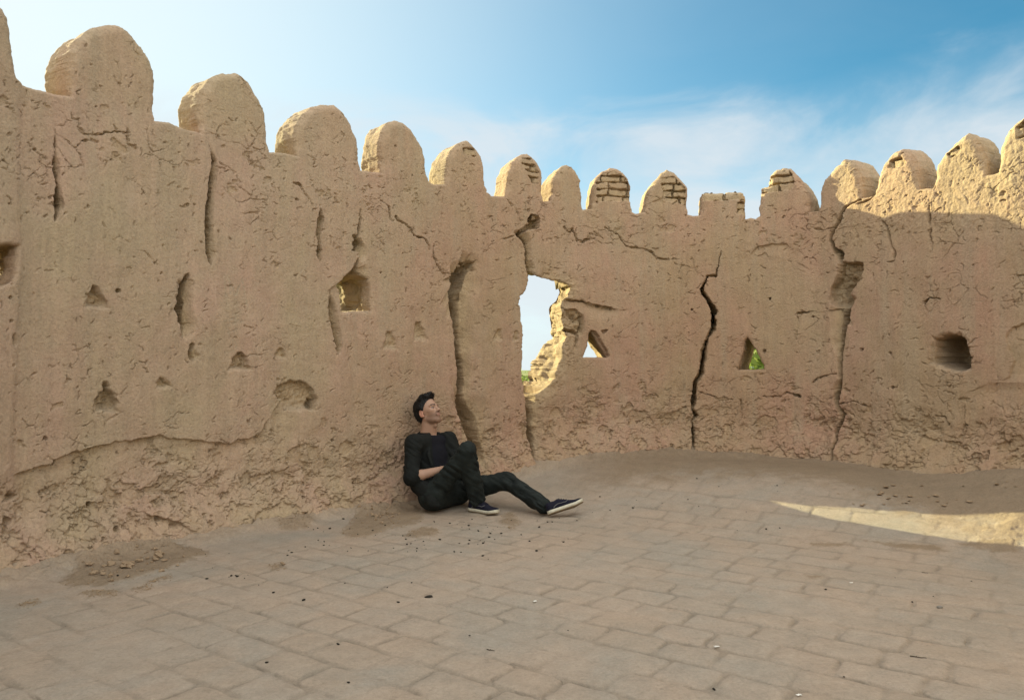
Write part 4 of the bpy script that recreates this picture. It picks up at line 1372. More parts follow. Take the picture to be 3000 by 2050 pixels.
def scatter(name, meshes, mat, pts, size, label, cat, group, sink=0.25, flat=1.0):
    first = []
    for me in meshes:
        if not me.materials: me.materials.append(mat)
    for k, (px, py) in enumerate(pts):
        x, y, z = fpix(px, py)
        s = size[0] + (size[1] - size[0]) * random.random() ** 1.9
        o = bpy.data.objects.new(name, meshes[k % len(meshes)])
        COL.objects.link(o)
        o.location = (x, y, floor_at(x, y) + s * flat * (0.5 - sink))
        o.scale = (s, s, s)
        o.rotation_euler = (random.uniform(-.2, .2), random.uniform(-.2, .2), random.uniform(0, 6.28))
        tag(o, label, cat, group)


def on_person(px, py):
    return (1215 < px < 1490 and 1395 < py < 1508) or (1440 < px < 1735 and 1380 < py < 1515)


def pick(n, x0, x1, y0, y1, bias=1.0):
    out = []
    while len(out) < n:
        x = random.uniform(x0, x1); y = y0 + (y1 - y0) * random.random() ** bias
        b, u = ray(x, y)
        wx, wy, wz = fpix(x, y)
        dw = float(np.interp(b, B_TAB, DB_TAB))
        if wy < dw - 0.28 and not on_person(x, y): out.append((x, y))
    return out


def cluster(n):
    cs = [(1350, 1540), (1480, 1560), (1010, 1610), (1180, 1585), (860, 1625), (1620, 1590), (1400, 1590), (700, 1690)]
    out = []
    while len(out) < n:
        c = cs[len(out) % len(cs)] if random.random() < 0.7 else random.choice(cs)
        p = (random.gauss(c[0], 34), random.gauss(c[1], 9))
        if not on_person(*p): out.append(p)
    return out


drops = pick(44, 900, 1720, 1500, 1640, 1.3) + cluster(44) + pick(12, 560, 1300, 1600, 1740) + pick(20, 1500, 2350, 1440, 1560) + pick(16, 300, 2950, 1660, 2040) + pick(8, 1950, 2300, 1395, 1440)
scatter('dropping', [lump('dropping', k, 0.5, 0.26, 0.22, 0.25) for k in range(4)], M_DROP, drops, (0.008, 0.022),
        "small dark dry dropping lying on the dusty brick paving", "dropping", "dark droppings scattered over the paving")
clods = [(random.gauss(430, 60), random.gauss(1640, 18)) for _ in range(34)] + [(random.gauss(330, 45), random.gauss(1672, 14)) for _ in range(18)]
clods = [p for p in clods if fpix(*p)[1] < float(np.interp(ray(*p)[0], B_TAB, DB_TAB)) - 0.2]
CL = [lump('clod', 20 + k, 0.5, 0.30 + 0.05 * (k % 4), 0.22 + 0.05 * (k % 3), 0.85, 2, True) for k in range(8)]
scatter('clod', CL, M_CLOD, clods, (0.010, 0.060), "pale earth clod in the dirt patch at the foot of the left wall", "clod", "clods in the dirt patch by the left wall")
cr = [(random.gauss(1112, 30), random.gauss(1508, 12)) for _ in range(70)]
scatter('clod', CL, M_CLODD, [p for p in cr if not on_person(*p)], (0.010, 0.030), "small brown clod heaped beside the seated man", "clod", "clods heaped beside the seated man")
fl = pick(36, 2450, 2990, 1420, 1490)
scatter('flake', [lump('flake', 40 + k, 0.55, 0.4, 0.12, 0.4, 2) for k in range(3)], M_CLOD, fl, (0.015, 0.045), "flat plaster flake fallen at the foot of the right wall", "flake", "plaster flakes at the foot of the right wall")


def loose(name, me, mat, px, py, rz, label, cat, lift=0.0, group=None):
    x, y, z = fpix(px, py)
    o = link(name, me, mat)
    o.location = (x, y, floor_at(x, y) + lift)
    o.rotation_euler = (0, 0, rz)
    tag(o, label, cat, group)
    return o


def twig_mesh(L, r, seed):
    rr = random.Random(seed)
    pts = [(-L / 2 + L * i / 6, rr.uniform(-.06, .06) * L, r + rr.uniform(0, .03) * L) for i in range(7)]
    vs, qs, n0 = [], [], 0
    for i in range(6):
        v, q = tube_np(pts[i], pts[i + 1], r * (1 - .08 * i), r * (1 - .08 * (i + 1)), 6); vs.append(v); qs.append(q + n0); n0 += len(v)
    v, q = tube_np(pts[2], (pts[2][0] + L * .1, pts[2][1] + L * .12, pts[2][2] + r), r * .7, r * .3, 6); vs.append(v); qs.append(q + n0)
    return np_mesh('twig', np.concatenate(vs), np.concatenate(qs))


def scrap_mesh(s, seed):
    r = np.random.default_rng(seed)
    n = 7
    g = np.linspace(-1, 1, n)
    X, Y = np.meshgrid(g * s * 0.6, g * s * 0.35, indexing='ij')
    X = X + r.normal(0, .06 * s, X.shape); Y = Y + r.normal(0, .06 * s, Y.shape)
    Z = 0.25 * s * np.abs(fbm(X / s * 1.5 + seed, Y / s * 1.5, 3, seed)) + 0.003
    idx = np.arange(n * n).reshape(n, n)
    q = np.stack([idx[:-1, :-1], idx[1:, :-1], idx[1:, 1:], idx[:-1, 1:]], -1).reshape(-1, 4)
    top = np.stack([X, Y, Z + 0.0012], -1).reshape(-1, 3); bot = np.stack([X, Y, Z], -1).reshape(-1, 3)
    edge = np.concatenate([idx[0, :], idx[1:, -1], idx[-1, -2::-1], idx[-2:0:-1, 0]])
    rim = np.stack([edge, np.roll(edge, -1), np.roll(edge, -1) + n * n, edge + n * n], 1)
    return np_mesh('scrap', np.concatenate([top, bot]), np.concatenate([q, q[:, ::-1] + n * n, rim]))


loose('twig', twig_mesh(0.058, 0.0022, 3), M_TWIG, 2690, 1927, -0.45, "dark crooked twig on the paving at the lower right", "twig")
loose('twig', twig_mesh(0.032, 0.0016, 5), M_TWIG, 2710, 1678, -0.3, "short brown twig on the paving below the strip of sunlight", "twig")
loose('twig', twig_mesh(0.036, 0.002, 8), M_TWIG, 1438, 1907, -0.5, "small bent twig on the paving in the lower middle", "twig")
for k, (px, py, s, lb) in enumerate(((2100, 1900, 0.017, "dirty white scrap lying on a paving joint right of centre"), (2341, 2041, 0.015, "white scrap near the bottom edge on the right"),
                                     (2494, 1710, 0.016, "white scrap on the paving below the strip of sunlight"), (1567, 1764, 0.017, "pale scrap in a chipped joint of the paving near the middle"))):
    loose('scrap', scrap_mesh(s, k + 3), M_PAPER, px, py, 0.3 * k, lb, "scrap", 0.002, "white scraps on the paving")
loose('dropping', lump('dropping', 61, 0.02, 0.010, 0.008, 0.35), M_DROP, 1256, 1750, 0.2, "largest black dropping, on a brick left of the paving's middle", "dropping", 0.003, "dark droppings scattered over the paving")
loose('pebble', lump('pebble', 62, 0.016, 0.012, 0.008, 0.2), plain_mat("grey_stone", (0.20, 0.18, 0.15), 0.3, 80), 2753, 1783, 0.4, "grey pebble alone on the paving at the right", "pebble", 0.004)


def build_gravel():
    r = np.random.default_rng(55)
    vs, ts = [], []
    base = np.array([(1, 0, 0), (-1, 0, 0), (0, 1, 0), (0, -1, 0), (0, 0, .7), (0, 0, -.7)], float)
    tri = np.array([(0, 2, 4), (2, 1, 4), (1, 3, 4), (3, 0, 4), (2, 0, 5), (1, 2, 5), (3, 1, 5), (0, 3, 5)])
    pts = []
    for i, P in enumerate(EARTH[:10]):
        p = np.array(P, float); lo, hi = p.min(0), p.max(0)
        n = int(min(1100, (hi - lo).prod() / 12))
        c = r.uniform(lo, hi, (n, 2))
        ok = poly_sd(c[:, 0], c[:, 1], p) < 3
        pts += list(c[ok])
    P = np.array([fpix(*c) for c in pts])
    h = floor_fields(P[:, :1].astype(np.float32), P[:, 1:2].astype(np.float32))[0][:, 0]
    s = 0.0022 * np.exp(r.normal(0, 0.55, len(P)))
    V = base[None] * s[:, None, None] * r.uniform(0.6, 1.4, (len(P), 6, 3)) + np.stack([P[:, 0], P[:, 1], P[:, 2] + h + s * .3], 1)[:, None]
    T = tri[None] + (np.arange(len(P)) * 6)[:, None, None]
    me = np_mesh('gravel', V.reshape(-1, 3), None, tris=T.reshape(-1, 3), smooth=False)
    tag(link('gravel', me, M_CLODD), "fine crumbs of earth and grit in the brown dirt patches", kind='stuff')


build_gravel()
#@@PERSON
# ------------------------------------------------------------------ seated man
class Vol:
    def __init__(self, lo, hi, h):
        self.lo = np.array(lo, float); self.h = h
        self.n = np.ceil((np.array(hi) - self.lo) / h).astype(int) + 1
        self.ax = [self.lo[i] + h * np.arange(self.n[i]) for i in range(3)]
        self.d = np.full(self.n, 0.5, np.float32)

    def win(self, lo, hi):
        s = []
        for i in range(3):
            a = int(np.clip((lo[i] - self.lo[i]) / self.h, 0, self.n[i])); b = int(np.clip((hi[i] - self.lo[i]) / self.h + 2, 0, self.n[i]))
            s.append(slice(a, b))
        return tuple(s)

    def grid(self, w):
        return (self.ax[0][w[0]][:, None, None].astype(np.float32), self.ax[1][w[1]][None, :, None].astype(np.float32), self.ax[2][w[2]][None, None, :].astype(np.float32))

    def put(self, f, lo, hi, k=0.01, mode='add'):
        m = k + 4 * self.h
        w = self.win(np.array(lo) - m, np.array(hi) + m)
        if self.d[w].size == 0: return
        p = f(*self.grid(w))
        a = self.d[w]
        if mode == 'add':
            h = np.clip(0.5 + 0.5 * (a - p) / k, 0, 1); self.d[w] = a + (p - a) * h - k * h * (1 - h)
        else:
            p = -p
            h = np.clip(0.5 - 0.5 * (a - p) / k, 0, 1); self.d[w] = a + (p - a) * h + k * h * (1 - h)

    # primitives -----------------------------------------------------
    def cap(self, a, b, ra, rb, k=0.01, side=None, flat=1.0, mode='add', noise=None):
        """tapered limb; with side and flat its section is wider along side than across it"""
        a = np.array(a, float); b = np.array(b, float)
        R = max(ra, rb)
        d = b - a; L2 = float(d @ d) + 1e-12
        ax = d / math.sqrt(L2)
        if side is not None:
            s = np.array(side, float); s = s - ax * (s @ ax); s /= np.linalg.norm(s); t = np.cross(ax, s)

        def f(X, Y, Z):
            px, py, pz = X - a[0], Y - a[1], Z - a[2]
            h = np.clip((px * d[0] + py * d[1] + pz * d[2]) / L2, 0, 1)
            qx, qy, qz = px - d[0] * h, py - d[1] * h, pz - d[2] * h
            r = ra + (rb - ra) * h
            if side is not None:
                u = qx * t[0] + qy * t[1] + qz * t[2]
                dd = np.sqrt(qx * qx + qy * qy + qz * qz + (flat * flat - 1) * u * u)
                o = (dd - r) * (0.5 + 0.5 / flat)
            else:
                o = np.sqrt(qx * qx + qy * qy + qz * qz) - r
            if noise is not None: o = o + noise(X, Y, Z)
            return o
        self.put(f, np.minimum(a, b) - R, np.maximum(a, b) + R, k, mode)

    def ell(self, c, r, M=None, k=0.01, mode='add'):
        c = np.array(c, float); r = np.array(r, float)
        M = np.eye(3) if M is None else M            # rows: local axes

        def f(X, Y, Z):
            x, y, z = X - c[0], Y - c[1], Z - c[2]
            l = [(M[i, 0] * x + M[i, 1] * y + M[i, 2] * z) / r[i] for i in range(3)]
            k0 = np.sqrt(l[0] ** 2 + l[1] ** 2 + l[2] ** 2)
            k1 = np.sqrt((l[0] / r[0]) ** 2 + (l[1] / r[1]) ** 2 + (l[2] / r[2]) ** 2) + 1e-6
            return k0 * (k0 - 1) / k1
        R = r.max()
        self.put(f, c - R, c + R, k, mode)

    def mesh(self):
        d = self.d; h = self.h
        s = d < 0
        n0, n1, n2 = d.shape
        c8 = np.zeros((n0 - 1, n1 - 1, n2 - 1), np.int8)
        off = [(i, j, k) for i in (0, 1) for j in (0, 1) for k in (0, 1)]
        for i, j, k in off: c8 += s[i:n0 - 1 + i, j:n1 - 1 + j, k:n2 - 1 + k]
        act = (c8 > 0) & (c8 < 8)
        I = np.argwhere(act)
        ind = np.full(act.shape, -1, np.int32); ind[act] = np.arange(len(I))
        val = np.stack([d[I[:, 0] + i, I[:, 1] + j, I[:, 2] + k] for i, j, k in off], 1)
        P = np.zeros((len(I), 3)); C = np.zeros(len(I))
        O = np.array(off, float)
        for a in range(8):
            for b in range(a + 1, 8):
                if abs(O[a] - O[b]).sum() != 1: continue
                m = (val[:, a] < 0) != (val[:, b] < 0)
                t = val[m, a] / (val[m, a] - val[m, b])
                P[m] += O[a] + t[:, None] * (O[b] - O[a]); C[m] += 1
        V = self.lo + (I + P / C[:, None]) * h
        Q = []
        for ax in range(3):
            sl0 = [slice(1, -1)] * 3; sl1 = [slice(1, -1)] * 3
            sl0[ax] = slice(0, -1); sl1[ax] = slice(1, None)
            a = s[tuple(sl0)]; b = s[tuple(sl1)]
            e = np.argwhere(a != b)
            if not len(e): continue
            sg = a[tuple(e.T)]
            g = e.copy()
            for q in range(3):
                if q != ax: g[:, q] += 1
            u, v = [(1, 2), (2, 0), (0, 1)][ax]
            def at(du, dv):
                t = g.copy(); t[:, u] -= du; t[:, v] -= dv
                return ind[tuple(t.T)]
            q = np.stack([at(1, 1), at(0, 1), at(0, 0), at(1, 0)], 1)
            q = np.where(sg[:, None], q, q[:, ::-1])
            Q.append(q)
        Q = np.concatenate(Q); Q = Q[(Q >= 0).all(1)]
        return V, Q


def unit(v): v = np.array(v, float); return v / np.linalg.norm(v)


def px3(x, y, d):
    b, u = ray(x, y)
    return np.array([b * d, d, CAM_H + u * d])


J = dict(
    pel=np.array([-0.60, 6.33, 0.155]), chest=np.array([-0.68, 6.40, 0.44]), neck=px3(1256, 1268, 6.45), head=px3(1255, 1205, 6.43),
    shR=px3(1212, 1298, 6.24), shL=px3(1313, 1290, 6.50), elR=px3(1205, 1399, 6.12), wrR=px3(1297, 1374, 6.12),
    elL=np.array([-0.44, 6.40, 0.30]), wrL=np.array([-0.42, 6.22, 0.33]),
    hipR=px3(1268, 1452, 6.14), knR=px3(1370, 1318, 5.97), anR=px3(1397, 1462, 6.10),
    hipL=np.array([-0.48, 6.40, 0.125]), knL=px3(1487, 1409, 6.24), anL=px3(1588, 1478, 5.99))
SIDE = unit(J['shL'] - J['shR'])
FR = unit(np.cross(SIDE, [0, 0, 1]))                       # chest direction
hf = unit([0.80, -0.56, 0.46]); hu = unit(np.array([0, 0, 1.0]) - hf * hf[2]); hl = np.cross(hu, hf)
hu0 = hu
HM = np.stack([hf, hl, hu])                                # rows: forward, left, up
HS = 1.03
HC = J['head']


def hp(x, y, z): return HC + HS * (hf * x + hl * y + hu * z)


def head_local(X, Y, Z):
    x, y, z = X - HC[0], Y - HC[1], Z - HC[2]
    return [(M_[0] * x + M_[1] * y + M_[2] * z) / HS for M_ in HM]


def hand(v, wrist, direction, normal, curl, right=True, k=0.006):
    """palm, four unequal bent fingers and a thumb from the side of the palm"""
    d = unit(direction); n = unit(np.array(normal) - d * (np.array(normal) @ d)); s = np.cross(d, n) * (1 if right else -1)
    w = np.array(wrist)
    pc = w + d * 0.05
    v.cap(w, w + d * 0.085, 0.034, 0.040, 0.012, side=s, flat=2.3)
    for i, (o, L) in enumerate(((-0.027, 0.066), (-0.009, 0.075), (0.010, 0.071), (0.028, 0.056))):
        b0 = w + d * (0.088 - 0.004 * abs(i - 1.3)) + s * o
        a1 = curl * 0.5; a2 = curl
        p1 = b0 + (d * math.cos(a1 * .5) - n * math.sin(a1 * .5)) * L * 0.45
        p2 = p1 + (d * math.cos(a2) - n * math.sin(a2)) * L * 0.32
        p3 = p2 + (d * math.cos(a2 * 1.6) - n * math.sin(a2 * 1.6)) * L * 0.25
        v.cap(b0, p1, .0095, .0088, .004); v.cap(p1, p2, .0088, .008, .003); v.cap(p2, p3, .008, .0068, .003)
    t0 = w + d * 0.025 - s * 0.026
    t1 = t0 + unit(d * 0.7 - s * 0.65 - n * 0.3) * 0.042
    t2 = t1 + unit(d * 0.95 - s * 0.15 - n * 0.35) * 0.032
    v.cap(t0, t1, .0135, .011, .008); v.cap(t1, t2, .0105, .0085, .003)


def build_body():
    v = Vol((-1.02, 5.72, 0.06), (-0.30, 6.72, 1.0), 0.004)
    # hidden core under the clothes, so the figure is one surface
    v.cap(J['pel'], J['chest'], 0.115, 0.125, 0.03, SIDE, 1.4)
    v.cap(J['chest'], J['neck'] - [0, 0, .05], 0.13, 0.085, 0.03, SIDE, 1.5)
    v.cap(J['shR'], J['shL'], 0.045, 0.045, 0.03)
    nk = hp(-0.025, 0, -0.075)
    v.cap(J['neck'] - [0, 0, .03], nk, 0.066, 0.060, 0.02)
    v.cap(J['neck'] + SIDE * .05 - [0, 0, .045], hp(-0.02, 0.035, -0.06), 0.03, 0.018, 0.03)
    v.cap(J['neck'] - SIDE * .05 - [0, 0, .045], hp(-0.02, -0.035, -0.06), 0.03, 0.018, 0.03)
    v.cap(hp(0.030, 0, -0.115), hp(0.025, 0, -0.135), 0.012, 0.012, 0.03)
    for s, sh, el, wr in ((1, 'shR', 'elR', 'wrR'), (0, 'shL', 'elL', 'wrL')):
        v.cap(J[sh], J[el], 0.046, 0.036, 0.02)
        m = J[el] + (J[wr] - J[el]) * 0.3
        v.cap(J[el], m, 0.036, 0.041, 0.015); v.cap(m, J[wr], 0.041, 0.026, 0.015)
    dR = unit(J['wrR'] - J['elR'])
    hand(v, J['wrR'], unit(dR + np.array([0.0, 0.55, 0.12])), np.array([0.0, 0.5, 0.8]), 0.5, True)
    dL = unit(J['wrL'] - J['elL'])
    hand(v, J['wrL'], unit([0.35, -0.25, -0.05]), np.array([0.2, 0.6, 0.6]), 0.7, False)
    # head
    E = lambda c, r, k=0.012, mode='add': v.ell(hp(*c), np.array(r) * HS, HM, k, mode)
    K = lambda a, b, ra, rb, k=0.008: v.cap(hp(*a), hp(*b), ra * HS, rb * HS, k)
    E((-0.014, 0, 0.036), (0.096, 0.076, 0.086), 0.02)
    E((0.028, 0, -0.030), (0.064, 0.060, 0.084), 0.025)
    K((0.000, 0.052, -0.062), (0.066, 0.016, -0.104), 0.016, 0.016, 0.022)
    K((0.000, -0.052, -0.062), (0.066, -0.016, -0.104), 0.016, 0.016, 0.022)
    K((0.070, -0.010, -0.102), (0.070, 0.010, -0.102), 0.017, 0.017, 0.014)
    K((0.080, 0, -0.054), (0.084, 0, -0.074), 0.016, 0.012, 0.016)
    E((0.058, 0.043, -0.016), (0.026, 0.022, 0.020), 0.018); E((0.058, -0.043, -0.016), (0.026, 0.022, 0.020), 0.018)
    K((0.074, 0.045, 0.018), (0.088, 0.010, 0.020), 0.010, 0.011, 0.012); K((0.074, -0.045, 0.018), (0.088, -0.010, 0.020), 0.010, 0.011, 0.012)
    E((0.096, 0.031, 0.000), (0.017, 0.019, 0.012), 0.010, 'sub'); E((0.096, -0.031, 0.000), (0.017, 0.019, 0.012), 0.010, 'sub')
    E((0.0745, 0.031, 0.000), (0.0125, 0.0135, 0.0105), 0.003); E((0.0745, -0.031, 0.000), (0.0125, 0.0135, 0.0105), 0.003)
    K((0.086, 0, 0.012), (0.107, 0, -0.030), 0.0080, 0.0115, 0.010)
    K((0.098, 0.010, -0.034), (0.098, -0.010, -0.034), 0.0085, 0.0085, 0.006)
    K((0.090, 0.020, -0.060), (0.0965, 0, -0.057), 0.004, 0.0060, 0.006); K((0.090, -0.020, -0.060), (0.0965, 0, -0.057), 0.004, 0.0060, 0.006)
    K((0.088, 0.017, -0.067), (0.0945, 0, -0.0685), 0.0045, 0.0066, 0.006); K((0.088, -0.017, -0.067), (0.0945, 0, -0.0685), 0.0045, 0.0066, 0.006)
    E((0.106, 0, -0.0625), (0.009, 0.021, 0.0018), 0.002, 'sub')
    for s in (1, -1):
        E((-0.016, s * 0.076, -0.012), (0.020, 0.0085, 0.032), 0.006)
        E((-0.010, s * 0.084, -0.008), (0.010, 0.005, 0.017), 0.004, 'sub')
        E((-0.004, s * 0.074, -0.036), (0.010, 0.007, 0.010), 0.006)
    V, Q = v.mesh()
    x, y, z = head_local(V[:, 0], V[:, 1], V[:, 2])
    skin = np.array([0.37, 0.222, 0.148]); col = np.tile(skin, (len(V), 1))
    inh = (z > -0.13) & (np.abs(y) < 0.1) & (np.abs(x) < 0.14)
    n = fbm3(V[:, 0] * 60, V[:, 1] * 60, V[:, 2] * 60, 3, 71)

    def blend(c, m):
        nonlocal col
        m = np.clip(m, 0, 1)[:, None] * inh[:, None]
        col = col * (1 - m) + np.array(c) * m
    # cropped beard on jaw, chin and upper lip; lips; brows; eyes; redder ear
    jaw = sstep(-0.030, -0.055, z + 0.35 * np.maximum(0, 0.03 - x)) * sstep(-0.010, 0.012, x) * sstep(-0.125, -0.112, z)
    lip_zone = ((np.abs(y) < 0.030) & (z > -0.05) & (z < -0.036) & (x > 0.085)).astype(float)
    blend((0.17, 0.095, 0.058), 0.74 * jaw * (1 + .3 * n) + 0.6 * lip_zone)
    blend((0.300, 0.140, 0.100), 0.6 * ((x > 0.090) & (np.abs(y) < 0.021) & (z < -0.053) & (z > -0.076)))
    brow_c = 0.0205 + 0.006 * np.clip((np.abs(y) - 0.012) / 0.02, 0, 1) - 0.007 * np.clip((np.abs(y) - 0.034) / 0.02, 0, 1)
    blend((0.020, 0.013, 0.010), 0.95 * sstep(0.0062, 0.0040, np.abs(z - brow_c)) * (np.abs(y) > 0.010) * (np.abs(y) < 0.050) * (x > 0.05))
    ey = np.hypot((np.abs(y) - 0.031) / 0.0125, (z - 0.000) / 0.0045)
    blend((0.10, 0.055, 0.04), 0.75 * (np.hypot((np.abs(y) - 0.031) / 0.016, z / 0.009) < 1) * (x > 0.05))
    blend((0.45, 0.40, 0.36), (ey < 1) * (x > 0.05) * 0.9)
    blend((0.030, 0.018, 0.012), (np.hypot(np.abs(y) - 0.0325, z) < 0.0052) * (x > 0.05))
    blend((0.030, 0.018, 0.012), sstep(0.0022, 0.001, np.abs(z - 0.0052 + 0.0018 * ((np.abs(y) - .031) / .012) ** 2)) * (np.abs(np.abs(y) - 0.031) < 0.014) * (x > 0.05))
    blend((0.10, 0.045, 0.035), (np.hypot((np.abs(y) - 0.0085) / 1.3, z + 0.040) < 0.0042) * (x > 0.09) * 0.8)
    blend((0.54, 0.24, 0.16), 0.6 * (np.abs(y) > 0.070) * (np.abs(z + 0.012) < 0.05))
    col *= (1 + 0.06 * n)[:, None]
    return np_mesh('body', V, Q, {'col': col})


def strands(X, Y, Z):
    x, y, z = head_local(X, Y, Z)
    return (0.0042 * fbm3(x * 50 + 3 * y, y * 170, z * 50, 2, 91) + 0.005 * vn3(x * 24, y * 30, z * 24, 92)).astype(np.float32)


def build_hair():
    v = Vol(HC - 0.17, HC + 0.17, 0.0026)
    v.ell(hp(-0.022, 0, 0.040), np.array((0.105, 0.087, 0.094)) * HS, HM, 0.01)
    v.ell(hp(-0.052, 0, -0.010), np.array((0.066, 0.074, 0.080)) * HS, HM, 0.02)
    for i in range(9):                                       # short brushed-up fringe
        y = -0.055 + 0.0138 * i
        v.cap(hp(0.040 - abs(y) * .4, y, 0.108), hp(0.082 - abs(y) * .60 + 0.006 * math.sin(i * 2.1), y * 1.02, 0.112 + 0.006 * math.cos(i * 1.7)), 0.024, 0.014, 0.022)
    g = v.grid((slice(None),) * 3)
    x, y, z = head_local(*g)
    d = v.d + strands(*g)
    front = -(0.80 * x - 0.60 * z - 0.004 + 0.10 * np.maximum(0, np.abs(y) - 0.050))      # >0 is kept hair
    side = np.maximum(x * 1.0 + 0.040, 0)                                            # below the ear line only the nape stays
    d = np.maximum(d, -front)
    burn = np.maximum(np.abs(x - 0.012) - 0.012, np.maximum(-0.030 - z, z - 0.03))    # sideburns
    burn = np.maximum(burn, np.maximum(np.abs(np.abs(y) - 0.071) - 0.008, 0 * x))
    low = np.maximum(x + 0.036, z + 0.002) * 0 + np.minimum(z + 0.002, -(x + 0.036))
    d = np.maximum(d, -np.maximum(z + 0.004, -(x + 0.038)))
    d = np.maximum(d, -(z + 0.105 + 0.2 * (x + 0.06)))
    d = np.minimum(d, burn)
    # leave the ears free
    for s in (1, -1):
        e = np.sqrt(((x + 0.014) / 0.024) ** 2 + ((y - s * 0.080) / 0.022) ** 2 + ((z + 0.014) / 0.036) ** 2) - 1
        d = np.maximum(d, -e * 0.02)
    v.d = d.astype(np.float32)
    V, Q = v.mesh()
    # loose locks break up the outline
    r = np.random.default_rng(5)
    x, y, z = head_local(V[:, 0], V[:, 1], V[:, 2])
    nrm = np.stack([x + 0.022, y, z - 0.03], 1); nrm /= np.linalg.norm(nrm, axis=1)[:, None]
    cand = np.where((z > -0.02) | (x < -0.05))[0]
    vs, qs, n0 = [V], [Q], len(V)
    for i in r.choice(cand, 900, replace=False):
        o = np.array([x[i], y[i], z[i]]) - nrm[i] * 0.002
        fwd = np.array([0.9, r.normal(0, .35), 0.45]) if z[i] > 0.07 else np.array([-0.4, r.normal(0, .3), -0.8])
        d_ = unit(fwd + nrm[i] * r.uniform(0.25, 1.0)); L = r.uniform(0.008, 0.020)
        P = [o, o + d_ * L * .5 + nrm[i] * .001, o + d_ * L - nrm[i] * 0.0015]
        P = [HC + HS * (hf * p[0] + hl * p[1] + hu * p[2]) for p in P]
        for a, b, ra, rb in ((P[0], P[1], .0016, .0012), (P[1], P[2], .0012, .0003)):
            vv, qq = tube_np(a, b, ra, rb, 4); vs.append(vv); qs.append(qq + n0); n0 += len(vv)
    return np_mesh('hair', np.concatenate(vs), np.concatenate(qs))


def folds(amp, f, seed, axis=None):
    def n(X, Y, Z):
        X, Y, Z = np.broadcast_arrays(X, Y, Z)
        a = (X * 0.55 + Z * 0.85 + Y * 0.2); b_ = (X * 0.8 - Z * 0.5)
        w = vn3(a * f * 1.9, b_ * f * 0.45, Y * f * 0.8, seed)
        w2 = vn3(a * f * 3.6 + 5, b_ * f * 0.8, Y * f * 1.3, seed + 1)
        return amp * ((1 - np.abs(w) * 2) * 0.75 + 0.35 * (1 - np.abs(w2) * 2))
    return n


def build_shirt():
    v = Vol((-0.95, 6.0, 0.08), (-0.30, 6.75, 0.75), 0.005)
    v.cap(J['pel'] + FR * 0.01, J['chest'] + FR * 0.012, 0.142, 0.150, 0.03, SIDE, 1.38, noise=folds(.007, 11, 31))
    v.cap(J['chest'] + FR * 0.012, J['neck'] - [0, 0, .072], 0.150, 0.095, 0.03, SIDE, 1.42, noise=folds(.004, 12, 33))
    v.cap(J['shR'] + SIDE * .02, J['shL'] - SIDE * .02, 0.055, 0.055, 0.03)
    v.ell(J['neck'] + FR * 0.022 + np.array([0, 0, .012]), (0.066, 0.066, 0.066), None, 0.008, 'sub')
    return np_mesh('t_shirt', *v.mesh())


